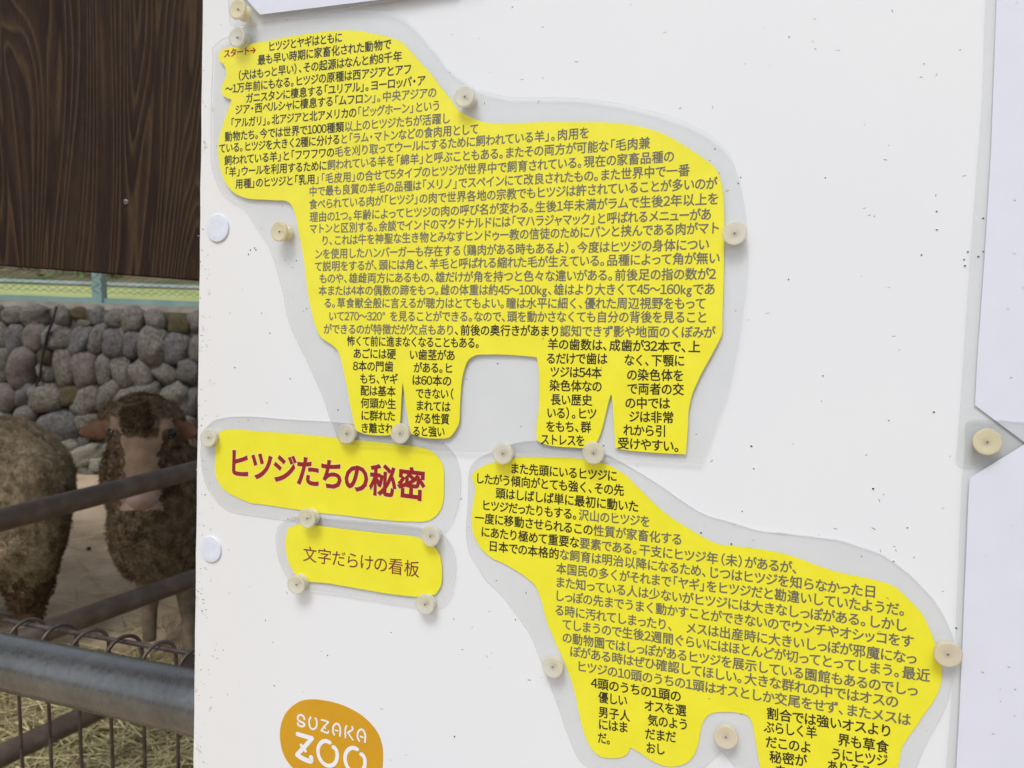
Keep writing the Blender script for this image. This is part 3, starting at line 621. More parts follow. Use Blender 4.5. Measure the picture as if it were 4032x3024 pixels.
# ================================================================== dark wood panel beside the board
def wood_mat():
    m, n, b = mat('dark_stained_wood')
    tc = n.nodes.new('ShaderNodeTexCoord')
    mp = nd(n, 'ShaderNodeMapping', Scale=(1, 0.24, 1)); n.links.new(tc.outputs['Object'], mp.inputs[0])
    nz = nd(n, 'ShaderNodeTexNoise', Scale=5, Detail=3, Roughness=0.5, Distortion=1.0); n.links.new(mp.outputs[0], nz.inputs['Vector'])
    mul = nd(n, 'ShaderNodeMath', operation='MULTIPLY'); mul.inputs[1].default_value = 33; n.links.new(nz.outputs[0], mul.inputs[0])
    fr = nd(n, 'ShaderNodeMath', operation='FRACT'); n.links.new(mul.outputs[0], fr.inputs[0])
    mp2 = nd(n, 'ShaderNodeMapping', Scale=(1, 0.14, 1)); n.links.new(tc.outputs['Object'], mp2.inputs[0])
    f2 = nd(n, 'ShaderNodeTexNoise', Scale=240, Detail=8, Roughness=0.8); n.links.new(mp2.outputs[0], f2.inputs['Vector'])
    mp3 = nd(n, 'ShaderNodeMapping', Scale=(1, 0.35, 1)); n.links.new(tc.outputs['Object'], mp3.inputs[0])
    big = nd(n, 'ShaderNodeTexNoise', Scale=11, Detail=6, Roughness=0.6); n.links.new(mp3.outputs[0], big.inputs['Vector'])
    # growth rings: a slow rise from dark to a pale ridge, then a sharp fall
    rp = ramp(n, [(0.0, srgb(40, 27, 20)), (0.3, srgb(46, 32, 24)), (0.55, srgb(56, 41, 30)), (0.8, srgb(84, 66, 47)), (0.92, srgb(68, 52, 38)), (1.0, srgb(40, 27, 20))], fr.outputs[0])
    flat = nd(n, 'ShaderNodeMix', data_type='RGBA'); mk = ramp(n, [(0.42, (0.0,) * 3), (0.66, (0.7,) * 3)], big.outputs[0]); n.links.new(mk.outputs[0], flat.inputs[0])
    n.links.new(rp.outputs[0], flat.inputs[6]); flat.inputs[7].default_value = srgb(54, 40, 29)
    r2 = ramp(n, [(0.3, (0.5, 0.46, 0.45)), (0.5, (0.95, 0.93, 0.9)), (0.7, (1.35, 1.3, 1.2))], f2.outputs[0]); r3 = ramp(n, [(0.3, (0.55, 0.52, 0.52)), (0.7, (1.25, 1.25, 1.2))], big.outputs[0])
    m1 = nd(n, 'ShaderNodeMix', data_type='RGBA', blend_type='MULTIPLY'); m1.inputs[0].default_value = 1; n.links.new(flat.outputs[2], m1.inputs[6]); n.links.new(r2.outputs[0], m1.inputs[7])
    m2 = nd(n, 'ShaderNodeMix', data_type='RGBA', blend_type='MULTIPLY'); m2.inputs[0].default_value = 1; n.links.new(m1.outputs[2], m2.inputs[6]); n.links.new(r3.outputs[0], m2.inputs[7])
    n.links.new(m2.outputs[2], b.inputs['Base Color']); b.inputs['Roughness'].default_value = 0.72; b.inputs['Specular IOR Level'].default_value = 0.2
    ad = nd(n, 'ShaderNodeMath', operation='ADD'); n.links.new(fr.outputs[0], ad.inputs[0]); n.links.new(f2.outputs[0], ad.inputs[1])
    bp = nd(n, 'ShaderNodeBump', Strength=0.45, Distance=0.002); n.links.new(ad.outputs[0], bp.inputs['Height']); n.links.new(bp.outputs[0], b.inputs['Normal'])
    return m
WOOD = wood_mat()
a = P(0, 1047, 1.02); b_ = P(800, 1108, 0.90)
wx = (b_ - a).normalized(); wz_ = Vector((0, 0, 1)); wn = wx.cross(wz_).normalized(); wy = wn.cross(wx).normalized(); wn = -wn if wn.y > 0 else wn; wy = wn.cross(wx)
if wy.z < 0: wy = -wy; 
wn = wx.cross(wy)
WM = Matrix((wx, wy, wn)).transposed().to_4x4(); WM.translation = a
wp = empty('wood_panel', M=WM, label='dark brown stained wooden panel with vertical grain, behind the board', cat='wood panel')
wl = (b_ - a).length
box('panel', (-0.9, 0, -0.03), (wl + 0.35, 1.1, 0), WOOD, wp, bevel=0.002)
sp = WM.inverted() @ hit(498, 795, a, wn)
V, Fc = [], []; lathe_vf([(0.0032, 0), (0.0032, 0.0012), (0.0024, 0.0019), (0.0003, 0.002)], 16, V, Fc)
sc_m = noisy('zinc_screw', (0.2, 0.2, 0.19, 1), (0.36, 0.36, 0.34, 1), 200, 0.5, 0.1, metal=0.5)
o = meshob('screw', [q + Vector((sp.x, sp.y, 0)) for q in V], Fc, sc_m, wp, smooth=False)
V, Fc = [], []; box_vf((sp.x - .0022, sp.y - .0004, .0019), (sp.x + .0022, sp.y + .0004, .0022), V, Fc); meshob('screw_slot', V, Fc, dark, o)

# ================================================================== ground, field, added roof that shades the pen
ground_m, n, b = mat('trodden_earth')
tc = n.nodes.new('ShaderNodeTexCoord'); nz = nd(n, 'ShaderNodeTexNoise', Scale=3.2, Detail=8, Roughness=0.65); n.links.new(tc.outputs['Object'], nz.inputs['Vector'])
vo = nd(n, 'ShaderNodeTexVoronoi', feature='DISTANCE_TO_EDGE', Scale=2.6); 
mpv = nd(n, 'ShaderNodeMapping', Scale=(1, 1.7, 1)); n.links.new(tc.outputs['Object'], mpv.inputs[0]); n.links.new(mpv.outputs[0], vo.inputs['Vector'])
rp = ramp(n, [(0.3, srgb(152, 132, 108)), (0.5, srgb(186, 164, 136)), (0.7, srgb(208, 188, 160))], nz.outputs[0])
cr_ = ramp(n, [(0.0, (0.45, 0.4, 0.36)), (0.03, (1, 1, 1))], vo.outputs[0])
mx = nd(n, 'ShaderNodeMix', data_type='RGBA', blend_type='MULTIPLY'); mx.inputs[0].default_value = 0.3; n.links.new(rp.outputs[0], mx.inputs[6]); n.links.new(cr_.outputs[0], mx.inputs[7])
n.links.new(mx.outputs[2], b.inputs['Base Color']); b.inputs['Roughness'].default_value = 0.9
bp = nd(n, 'ShaderNodeBump', Strength=0.5, Distance=0.02); n.links.new(nz.outputs[0], bp.inputs['Height']); n.links.new(bp.outputs[0], b.inputs['Normal'])
WD = ground(300, 1850).y                                            # foot of the stone wall
print('wall distance', WD)
gv, gf = [], []; nx_, ny_ = 60, 60
for j in range(ny_ + 1):
    for i in range(nx_ + 1):
        x = -9 + 18 * i / nx_; y = -6 + (WD + 0.3 + 6) * j / ny_; gv.append((x, y, 0.012 * noise.noise(Vector((x * 1.7, y * 1.7, 0)))))
for j in range(ny_):
    for i in range(nx_): a0 = j * (nx_ + 1) + i; gf.append((a0, a0 + 1, a0 + nx_ + 2, a0 + nx_ + 1))
tag(meshob('ground', gv, gf, ground_m, smooth=True), kind='structure')
wt = hit(390, 1205, Vector((0, WD, 0)), Vector((0, 1, 0))).z           # height of the wall top
print('wall top', wt)
lawn = noisy('lawn_grass', srgb(142, 160, 92), srgb(188, 192, 132), 1.6, 0.9, 0.3, 8)
V, Fc = [], []
ys = [WD + 0.25, 7, 8.3, 9.6, 14, 20, 30, 50, 90, 160]
for y in ys:
    for x in (-150, -40, -15, -5, 5, 40, 150):
        z = wt - 0.02 + (0.0 if y < 10 else (y - 9.6) * 0.13); V.append((x, y, z))
for j in range(len(ys) - 1):
    for i in range(6): a0 = j * 7 + i; Fc.append((a0, a0 + 1, a0 + 8, a0 + 7))
far_m = noisy('dry_hillside', srgb(66, 76, 46), srgb(124, 108, 94), 2.2, 0.95, 0.3, 8, mid=srgb(98, 94, 68))
mi = [0 if (i // 6) < 3 else 1 for i in range(len(Fc))]
tag(meshob('field', V, Fc, [lawn, far_m], midx=mi), kind='structure')
shade_roof_m = noisy('shade_boards', srgb(70, 58, 48), srgb(96, 80, 66), 12, 0.8, 0.2)
sr = empty('added_shade_roof', (0, 0, 0), 'unseen dark roof added over the sheep pen to shade it', 'roof')  # out of view, added so the front of the pen falls in shade
rw = box('shade_deck', (-7, 1.25, 2.50), (5, 2.5, 2.57), shade_roof_m, sr)
for px_, py_ in ((-6.8, 1.4), (4.8, 1.4), (-6.8, 2.0), (4.8, 2.0)): box('post', (px_ - .06, py_ - .06, 0), (px_ + .06, py_ + .06, 2.50), shade_roof_m, sr)

# ================================================================== stone wall
mortar = noisy('mortar', srgb(84, 80, 70), srgb(120, 114, 102), 14, 0.95, 0.6, 8, dist=0.02)
wall = empty('stone_wall', (0, WD, 0), 'retaining wall of rounded grey river cobbles behind the sheep', 'stone wall')
V, Fc = [], []; nx_, nz_ = 160, 26
for j in range(nz_ + 1):
    for i in range(nx_ + 1):
        x = -6 + 10 * i / nx_; z = -0.1 + (wt - 0.03 + 0.1) * j / nz_; p = 0.05 * noise.noise(Vector((x * 5, z * 5, 2))) + 0.02 * noise.noise(Vector((x * 17, z * 17, 2)))
        V.append((x, -0.035 + p * (0.3 if j == nz_ else .8), z))
for j in range(nz_):
    for i in range(nx_): a0 = j * (nx_ + 1) + i; Fc.append((a0, a0 + 1, a0 + nx_ + 2, a0 + nx_ + 1))
meshob('mortar_bed', V, Fc, mortar, wall, smooth=True)
cap_c = noisy('cap_concrete', srgb(112, 108, 98), srgb(146, 142, 130), 10, 0.9, 0.4, 8, dist=0.01)
V, Fc = [], []
for i in range(161):
    x = -6 + 10 * i / 160; d = 0.02 * noise.noise(Vector((x * 4, 7, 1)))
    V += [(x, 0.0 + d, wt - 0.14 + 0.02 * noise.noise(Vector((x * 6, 1, 1)))), (x, -0.03 + d * .5, wt - 0.02), (x, -0.01, wt + .012), (x, 0.28, wt + .012)]
for i in range(160):
    for k in range(3): a0 = 4 * i + k; Fc.append((a0, a0 + 4, a0 + 5, a0 + 1))
meshob('coping', V, Fc, cap_c, wall, smooth=False)
stone_mats = [noisy('cobble_grey', srgb(74, 71, 66), srgb(124, 119, 110), 6, 0.75, 0.35, 8, dist=0.01), noisy('cobble_blue', srgb(70, 69, 69), srgb(110, 108, 106), 6, 0.75, 0.35, 8, dist=0.01),
              noisy('cobble_pink', srgb(94, 78, 68), srgb(128, 110, 98), 6, 0.75, 0.35, 8, dist=0.01, mid=srgb(100, 96, 92)), noisy('cobble_moss', srgb(104, 96, 70), srgb(134, 126, 102), 12, 0.9, 0.8, 8, dist=0.02, mid=srgb(80, 72, 50)),
              noisy('cobble_pale', srgb(116, 116, 104), srgb(152, 150, 136), 6, 0.8, 0.4, 8, dist=0.01)]
protos = []
for s in range(12):
    bm = bmesh.new(); bmesh.ops.create_icosphere(bm, subdivisions=4, radius=1)
    for q in bm.verts:
        c = q.co.normalized(); f = 1 + 0.28 * noise.noise(c * 1.1 + Vector((s * 7.3, 0, 0))) + 0.06 * noise.noise(c * 3 + Vector((s * 3, 1, 0)))
        p = c * f; p.x = math.copysign(abs(p.x) ** 0.84, p.x); p.z = math.copysign(abs(p.z) ** 0.84, p.z); q.co = p
    me = bpy.data.meshes.new('stone'); bm.to_mesh(me); bm.free(); me.polygons.foreach_set('use_smooth', [True] * len(me.polygons)); protos.append(me)
variants = {}
def stone(x, z, rx, rz, rot, mt, y=0.0, ry=None):
    k = (random.randrange(12), mt)
    if k not in variants:
        me = protos[k[0]].copy(); me.materials.append(stone_mats[mt]); variants[k] = me
    o = link(bpy.data.objects.new('stone', variants[k]), wall)
    o.location = (x, y, z); o.rotation_euler = (0, rot, 0); o.scale = (rx, ry or min(rx, rz) * 0.95, rz)
rows = [
 [(-95,440,60,65,0,0),(10,440,52,72,0,1),(125,445,78,64,-8,0),(275,450,100,74,-8,0),(468,450,62,72,5,0),(600,430,72,42,0,3),(625,495,52,34,0,0),(735,455,58,66,0,1),(860,465,68,66,-10,0),(990,475,82,84,0,0),(1148,480,76,72,0,0),(1318,505,78,76,0,3),(1432,485,55,70,0,0)],
 [(-80,590,70,90,10,2),(45,590,64,90,-10,0),(145,615,66,118,10,1),(290,600,78,108,15,2),(450,600,115,86,-12,0),(615,625,76,116,35,1),(740,605,62,120,25,0),(855,640,82,104,0,1),(990,645,72,116,30,1),(1145,660,115,130,20,0),(1310,675,92,112,10,1),(1448,690,60,92,0,2)],
 [(-70,790,80,100,0,0),(70,790,62,115,0,0),(205,815,100,136,10,2),(370,740,58,60,0,3),(372,850,66,70,0,0),(510,810,76,134,-10,0),(655,825,90,122,-10,2),(790,840,62,115,0,0),(925,850,78,120,-5,0),(1070,865,90,112,-15,0),(1225,850,76,102,-40,0),(1390,830,80,90,0,1)],
 [(-60,960,70,110,20,0),(20,920,40,56,20,4),(80,1030,88,100,20,2),(225,1010,62,102,30,1),(375,1025,126,104,-15,0),(545,1015,110,72,-25,3),(680,1050,86,118,35,0),(825,1025,78,122,30,0),(938,1030,118,70,-35,0),(1110,1020,118,92,-25,0),(1310,1020,96,112,35,0),(1400,1070,72,112,30,1)],
 [(-80,1190,110,80,0,4),(50,1165,90,50,10,4),(250,1180,90,86,0,0),(150,1260,80,60,0,0),(490,1225,134,120,0,1),(690,1200,92,80,-20,0),(870,1200,90,100,20,0),(1030,1200,90,110,-20,0),(1200,1200,100,100,20,0),(1350,1230,90,90,0,2)],
 [(0,1400,130,90,0,0),(200,1400,110,90,0,0),(360,1390,90,90,0,4),(540,1375,104,62,-28,4),(650,1440,138,66,-22,4),(760,1500,64,56,0,4),(640,1345,60,50,0,1),(900,1400,90,90,0,0),(1070,1400,95,80,0,0),(1230,1400,90,90,0,4),(1380,1390,95,90,0,0)]]
wp0 = Vector((0, WD, 0)); wn0 = Vector((0, 1, 0)); tan_r = math.tan(ROLL)
for ri, row in enumerate(rows):
    for (cx, cy, rx, ry, rot, mt) in row:
        p = hit(cx / 1.843, 1000 + cy / 1.843, wp0, wn0); k = WD / F / 1.843 * 1.09
        stone(p.x, p.z, rx * k * 1.03, ry * k * 1.03, R(rot) + R(2), mt, y=-0.02 - 0.01 * ri)
strand_m = noisy('dark_strand', (0.012, 0.012, 0.014, 1), (0.03, 0.03, 0.034, 1), 60, 0.6, 0.1)
cp = [hit(x / 1.843, 1000 + y / 1.843, wp0 + Vector((0, -.11, 0)), wn0) for x, y in ((410, 380), (385, 480), (345, 580), (318, 690), (300, 800), (290, 880), (255, 980), (210, 1060))]
tag(tube('strand', cp, .008, strand_m, None, 8), 'thin dark strand running crookedly down the cobble wall', 'strand')  # dark crooked line between the stones, modelled as a thin strand
def fillrow(z, x0, x1, h):
    x = x0
    while x < x1:
        w = random.uniform(.09, .15); stone(x + w, z + random.uniform(-.02, .02), w, h * random.uniform(.8, 1.05), random.uniform(-.5, .5), random.choice([0, 0, 0, 1, 1, 2, 4]), y=-.03); x += 2 * w * 0.93
p_r = hit(1500 / 1.843, 1500, wp0, wn0).x + .05; p_l = hit(-190 / 1.843, 1500, wp0, wn0).x - .1
for ri, cy in enumerate((450, 620, 810, 1020, 1210, 1390)):
    zc_ = hit(400, 1000 + cy / 1.843, wp0, wn0).z; fillrow(zc_, p_r, 2.4, .105); fillrow(zc_, -4.6, p_l - .1, .105)
    if ri == 5: fillrow(zc_ - .16, -4.6, 2.4, .1)

# ================================================================== chain-link fence on the wall, far things
teal = noisy('teal_paint', srgb(128, 158, 156), srgb(146, 172, 168), 10, 0.5, 0.1)
wire_m = noisy('green_wire', srgb(88, 94, 84), srgb(112, 118, 104), 30, 0.6, 0)
fen = empty('chain_link_fence', (0, WD + .14, wt), 'teal-posted chain link fence standing on top of the stone wall', 'fence')
px_ = hit(392, 1150, Vector((0, WD + .14, 0)), wn0).x
for k in range(-2, 3):
    x = px_ + k * 1.5; box('post', (x - .032, -.032, 0), (x + .032, .032, 1.3), teal, fen, bevel=.004)
V, Fc = [], []; box_vf((-5, -.02, .006), (3.6, .02, .042), V, Fc); meshob('bottom_rail', V, Fc, teal, fen)
V, Fc = [], []; box_vf((-5, -.02, 1.2), (3.6, .02, 1.24), V, Fc); meshob('top_rail', V, Fc, teal, fen)
V, Fc = [], []; s = 0.052; x = -4.6
while x < 3.2:
    for sg in (1, -1):
        pts = []; 
        for j in range(int(1.1 / s / .55)):
            pts.append((x + (s if (j % 2) == (sg > 0) else 0.0), -.03 + .003 * sg, .07 + j * s * .55))
        tube_vf(pts, .0019, 3, V, Fc, cap=False)
    x += s
tag(meshob('wire_mesh', V, Fc, wire_m, fen), kind='stuff')
rail_m = noisy('pale_blue_rail', srgb(150, 172, 180), srgb(178, 196, 200), 5, 0.5, 0.0)
gz_ = hit(185, 1107, Vector((0, 9.5, 0)), Vector((0, 1, 0))).z
gr = empty('guard_rail', (0, 9.5, wt - .02), 'pale blue-grey guard rail across the far side of the lawn', 'guard rail')
box('rail', (-16, 0, gz_ - wt + .0), (6, .04, gz_ - wt + .03), rail_m, gr)
for k in range(12): box('post', (-15.9 + k * 1.9, .06, 0), (-15.84 + k * 1.9, .12, max(.05, gz_ - wt + .03)), rail_m, gr)
leaf_m = [noisy('shrub_leaf_dark', srgb(64, 84, 44), srgb(104, 118, 62), 8, 0.8, 0), noisy('shrub_leaf_light', srgb(108, 124, 66), srgb(150, 150, 96), 8, 0.8, 0)]
trunk_m = noisy('bark', srgb(120, 98, 86), srgb(156, 134, 120), 6, 0.9, 0.5, 8)
rs = random.Random(5)
def shrub(x, y, w, h, label, trunk=0.0):
    e = empty('tree' if trunk else 'shrub', (x, y, wt - .02), label, 'tree' if trunk else 'shrub', 'shrubs and trees beyond the lawn')
    if trunk: tube('trunk', [(0, 0, -.1), (.05, 0, h * .4), (-.05, .05, h * .8)], [trunk, trunk * .8, trunk * .4], trunk_m, e, 10)
    V, Fc, MI = [], [], []
    for i in range(1300):
        d = Vector((rs.gauss(0, .5), rs.gauss(0, .5), rs.gauss(0, .45)))
        c = Vector((d.x * w, d.y * w * .7, h * (.62 if trunk else .5) + d.z * h * .55))
        if c.z < 0 or (trunk and c.z < h * .35): continue
        if noise.noise(c * 2.3 + Vector((x, 0, 0))) < -.15: continue
        a1 = Vector((rs.uniform(-1, 1), rs.uniform(-1, 1), rs.uniform(-1, 1))).normalized(); a2 = a1.orthogonal().normalized(); q = rs.uniform(.05, .11); s0 = len(V)
        V += [c - a1 * q, c + a2 * q * .5, c + a1 * q, c - a2 * q * .5]; Fc.append((s0, s0 + 1, s0 + 2, s0 + 3)); MI.append(rs.randrange(2))
    tag(meshob('crown' if trunk else 'foliage', V, Fc, leaf_m, e, MI), kind=None)
shrub(-7.0, 11.2, .7, .7, 'dark green shrub beyond the lawn, at the left frame edge'); shrub(-5.6, 11.0, .8, .5, 'low olive shrub beyond the guard rail, left of the teal post')
shrub(-3.6, 10.8, .7, .6, 'olive green shrub just right of the teal fence post'); shrub(-2.6, 10.6, .6, .8, 'bright green shrub beyond the lawn beside the white board')
shrub(-6.35, 12.5, 1.1, 3.2, 'pink-barked tree beyond the lawn, upper left', .10); shrub(-4.45, 12.8, 1.1, 3.4, 'bare lower-trunked tree right of the teal post', .09); shrub(-1.6, 11.5, 1.2, 2.6, 'leafy tree hidden mostly behind the white board', .10)

# ================================================================== brown pipe railing in front of the sheep
rust = noisy('dark_rusty_pipe', srgb(84, 74, 66), srgb(112, 104, 94), 26, 0.5, 0.25, 8, dist=0.001, mid=srgb(96, 82, 72), spec=0.4)
ang = math.atan((1950 - 1106) / 1728)
rd = Vector((math.sin(ang), math.cos(ang), 0)); rn = Vector((rd.y, -rd.x, 0)); rp0 = P(781, 1848, 2.15)
prl = empty('pipe_railing', (rp0.x, rp0.y, 0), 'dark brown steel pipe railing running away between fence and sheep', 'railing')
inv = Vector((rp0.x, rp0.y, 0))
for (x0, y0, x1, y1) in ((0, 2048, 781, 1848), (412, 2402, 777, 2271), (99, 2931, 432, 2775)):
    a = hit(x0, y0, rp0, rn); b_ = hit(x1, y1, rp0, rn); d = (b_ - a).normalized()
    print('rail', a, b_)
    a2 = a - d * ((a - P(-500, 2200, 1.2)).length * .35); b2 = b_ + d * 1.4
    tube('rail', [a2 - inv, a - inv, b_ - inv, b2 - inv], .0245, rust, prl, 28)
for t in (1.2, -1.05):
    q = rd * t; tube('post', [(q.x, q.y, 0), (q.x, q.y, .9)], .028, rust, prl, 20)

# ================================================================== mesh fence with galvanised top pipe
def galv_mat():
    m, n, b = mat('galvanised_steel'); tc = n.nodes.new('ShaderNodeTexCoord')
    a1 = nd(n, 'ShaderNodeTexNoise', Scale=14, Detail=9, Roughness=0.65); n.links.new(tc.outputs['Object'], a1.inputs['Vector'])
    a2 = nd(n, 'ShaderNodeTexNoise', Scale=150, Detail=6, Roughness=0.7); n.links.new(tc.outputs['Object'], a2.inputs['Vector'])
    c1 = ramp(n, [(0.3, srgb(112, 114, 115)), (0.5, srgb(126, 128, 129)), (0.7, srgb(140, 141, 141))], a1.outputs[0])
    c2 = ramp(n, [(0.35, (0.9, 0.9, 0.88)), (0.55, (1, 1, 1)), (0.72, (1.12, 1.11, 1.07))], a2.outputs[0])
    mx = nd(n, 'ShaderNodeMix', data_type='RGBA', blend_type='MULTIPLY'); mx.inputs[0].default_value = 1; n.links.new(c1.outputs[0], mx.inputs[6]); n.links.new(c2.outputs[0], mx.inputs[7])
    n.links.new(mx.outputs[2], b.inputs['Base Color']); b.inputs['Metallic'].default_value = 0.8
    rr = ramp(n, [(0.3, (0.22,) * 3), (0.7, (0.36,) * 3)], a2.outputs[0]); n.links.new(rr.outputs[0], b.inputs['Roughness'])
    bp = nd(n, 'ShaderNodeBump', Strength=0.03, Distance=0.0005); n.links.new(a2.outputs[0], bp.inputs['Height']); n.links.new(bp.outputs[0], b.inputs['Normal'])
    return m
galv = galv_mat()
wirem = noisy('weathered_wire', srgb(66, 54, 48), srgb(104, 96, 92), 60, 0.42, 0.3, 6, metal=0.4, dist=0.0006)
pa = P(0, 2603, 0.925); pb = P(767, 2766, 0.79)
pdv = (pb - pa).normalized(); away = Vector((-pdv.y, pdv.x, 0)); away.normalize(); away = -away if away.y < 0 else away
mf = empty('mesh_fence', (pa.x, pa.y, 0), 'welded wire mesh fence with looped wire tops behind a thick galvanised pipe', 'fence')
o0 = Vector((pa.x, pa.y, 0)); print('pipe z', pa.z)
tube('top_pipe', [pa - pdv * .9 - o0, pa - o0, pb - o0, pb + pdv * 1.1 - o0], .0303, galv, mf, 48)
ro = pa + away * .083; slope = pdv.z / math.hypot(pdv.x, pdv.y); pdh = Vector((pdv.x, pdv.y, 0)).normalized()
ts = []
for zx in (165, 397, 637, 885, 1143, 1409):
    q = hit(zx / 2.013, 2200 + 1400 / 2.013, ro, away); ts.append((q - ro).dot(pdh))
print('rod t', ts)
sp_ = (ts[-1] - ts[0]) / 5
zr = pa.z - .002
allt = [ts[0] - sp_ * k for k in range(8, 0, -1)] + ts + [ts[-1] + sp_ * k for k in range(1, 14)]
R_ = .0235; zr = pa.z - .002
for i, t in enumerate(allt):
    base = ro + pdh * t; zr = ro.z + slope * t - .002; path = [Vector((base.x, base.y, .03)), Vector((base.x, base.y, .35)), Vector((base.x, base.y, zr - .03))]
    jx = random.uniform(-.0008, .0008)
    for k in range(0, 21):
        a = math.pi * 1.08 * k / 20; c = Vector((base.x, base.y, zr)) - away * R_
        path.append(c + away * R_ * math.cos(a) + Vector((0, 0, R_ * math.sin(a))) + pdv * (jx * k / 5 - .004 * k / 20))
    path.append(path[-1] + away * .006 + Vector((0, 0, -.045)))
    path = [q - o0 for q in path]; tube('wire', path, .0023, wirem, mf, 8)
zr = ro.z - .002
for (off, z, r) in ((-.0205, zr + .0165, .0029), (-.004, zr - .030, .0024), (.0044, zr - .217, .0022), (.0044, zr - .45, .0022), (.0044, .1, .0022)):
    q = Vector((ro.x, ro.y, z)) + away * off; tube('cross_wire', [q - pdv * .8 - o0, q - o0, q + pdv * 1.2 - o0], r, wirem, mf, 8)
for t in (-.6, 1.3): q = pa + pdv * t; tube('post', [Vector((q.x, q.y, 0)) - o0, Vector((q.x, q.y, pa.z - .028)) - o0], .03, galv, mf, 20)

# ================================================================== straw
straw_m = [noisy('straw_pale', srgb(186, 172, 126), srgb(214, 204, 160), 20, 0.8, 0), noisy('straw_green', srgb(154, 148, 104), srgb(178, 170, 124), 20, 0.8, 0), noisy('straw_brown', srgb(140, 118, 86), srgb(168, 146, 108), 20, 0.8, 0)]
V, Fc, MI = [], [], []; rs = random.Random(9)
def blade(x, y, z, L, w, a, tilt, bend, mt):
    s0 = len(V); d = Vector((math.cos(a), math.sin(a), tilt)); sd_ = Vector((-math.sin(a), math.cos(a), 0)) * w
    for k in range(3):
        t = k / 2 - .5; c = Vector((x, y, z)) + d * L * t + sd_ / w * bend * (t * t) + Vector((0, 0, .004))
        V.append(c + sd_); V.append(c - sd_ + Vector((0, 0, w)))
    Fc.extend([(s0, s0 + 1, s0 + 3, s0 + 2), (s0 + 2, s0 + 3, s0 + 5, s0 + 4)]); MI.extend([mt, mt])
n_ = 0
while n_ < 62000:
    y = rs.uniform(1.2, 2.7) if rs.random() < .72 else rs.uniform(2.6, WD); x = rs.uniform(-2.3, .9)
    dens = 1.0 if y < 2.15 else max(.05, 1 - (y - 2.15) / .4) if y < 2.6 else .13 if y < 3.3 else .05
    dens *= 0.5 + 0.9 * max(0, noise.noise(Vector((x * 2.5, y * 2.5, 3))) + .45)
    n_ += 1
    if rs.random() > dens: continue
    pile = max(0, 2.3 - y) * .05
    blade(x, y, rs.uniform(0, .012 + pile), rs.uniform(.05, .17), rs.uniform(.0008, .0017), rs.uniform(0, 6.3), rs.uniform(-.12, .25), rs.uniform(-.02, .02), rs.choice([0, 0, 1, 1, 2]))
tag(meshob('straw', V, Fc, straw_m, None, MI), 'loose straw and hay scattered over the pen floor', 'straw', kind='stuff')
dl = ['small black dropping lying alone, lowest one between the two sheep', 'small black dropping beside the chest of the dark sheep, left of a pair', 'small black dropping beside the chest of the dark sheep, right of a pair', 'small black dropping beside the rump of the left sheep, under the pipe', 'small black dropping just right of another, beside the left rump']
dung = noisy('dung', (0.02, 0.016, 0.012, 1), (0.04, 0.03, 0.02, 1), 80, 0.6, 0.3)
bm = bmesh.new(); bmesh.ops.create_icosphere(bm, subdivisions=2, radius=.010); me = bpy.data.meshes.new('dropping'); bm.to_mesh(me); bm.free(); me.materials.append(dung); me.polygons.foreach_set('use_smooth', [True] * len(me.polygons))
for (zx, zy) in ((725, 1382), (883, 1300), (908, 1308), (560, 1160), (575, 1165)):
    q = ground(zx / 2.073, 1500 + zy / 2.073); o = link(bpy.data.objects.new('dropping', me)); o.location = q + Vector((0, 0, .008)); o.scale = (1, 1, .8)
    tag(o, dl.pop(0), 'dropping', 'droppings on the pen floor')

# ================================================================== sheep
def wool_material(name, c1, c2, c3):
    m, n, b = mat(name); tc = n.nodes.new('ShaderNodeTexCoord')
    nz = nd(n, 'ShaderNodeTexNoise', Scale=34, Detail=5, Roughness=0.6); n.links.new(tc.outputs['Object'], nz.inputs['Vector'])
    nb = nd(n, 'ShaderNodeTexNoise', Scale=5, Detail=3); n.links.new(tc.outputs['Object'], nb.inputs['Vector'])
    rp = ramp(n, [(0.3, c1), (0.5, c2), (0.72, c3)], nz.outputs[0]); r2 = ramp(n, [(0.3, (0.7, 0.66, 0.6)), (0.7, (1.15, 1.12, 1.1))], nb.outputs[0])
    mx = nd(n, 'ShaderNodeMix', data_type='RGBA', blend_type='MULTIPLY'); mx.inputs[0].default_value = 1; n.links.new(rp.outputs[0], mx.inputs[6]); n.links.new(r2.outputs[0], mx.inputs[7])
    n.links.new(mx.outputs[2], b.inputs['Base Color']); b.inputs['Roughness'].default_value = 0.95; b.inputs['Specular IOR Level'].default_value = 0.1
    bp = nd(n, 'ShaderNodeBump', Strength=0.9, Distance=0.012); n.links.new(nz.outputs[0], bp.inputs['Height']); n.links.new(bp.outputs[0], b.inputs['Normal'])
    return m
wool_m = wool_material('sheep_wool', srgb(88, 77, 62), srgb(130, 115, 94), srgb(164, 149, 126))
wool_b = wool_material('sheep_wool_pale', srgb(134, 120, 98), srgb(178, 163, 136), srgb(206, 193, 167))
wool_d = wool_material('sheep_wool_dark', srgb(58, 46, 34), srgb(96, 79, 60), srgb(128, 108, 84))
face_m = noisy('face_hair', srgb(132, 110, 92), srgb(162, 138, 116), 30, 0.8, 0.25, 8, dist=0.003)
facedark_m = noisy('face_hair_dark', srgb(62, 50, 40), srgb(102, 84, 68), 40, 0.85, 0.3, 8, dist=0.003)
ear_m = noisy('ear_inner', srgb(104, 76, 62), srgb(132, 98, 80), 20, 0.7, 0.15)
nose_m = noisy('nose_skin', srgb(156, 130, 120), srgb(178, 154, 144), 30, 0.6, 0.2)
leg_m = noisy('leg_hair', srgb(104, 90, 74), srgb(140, 122, 102), 30, 0.85, 0.3, 8, dist=0.003)
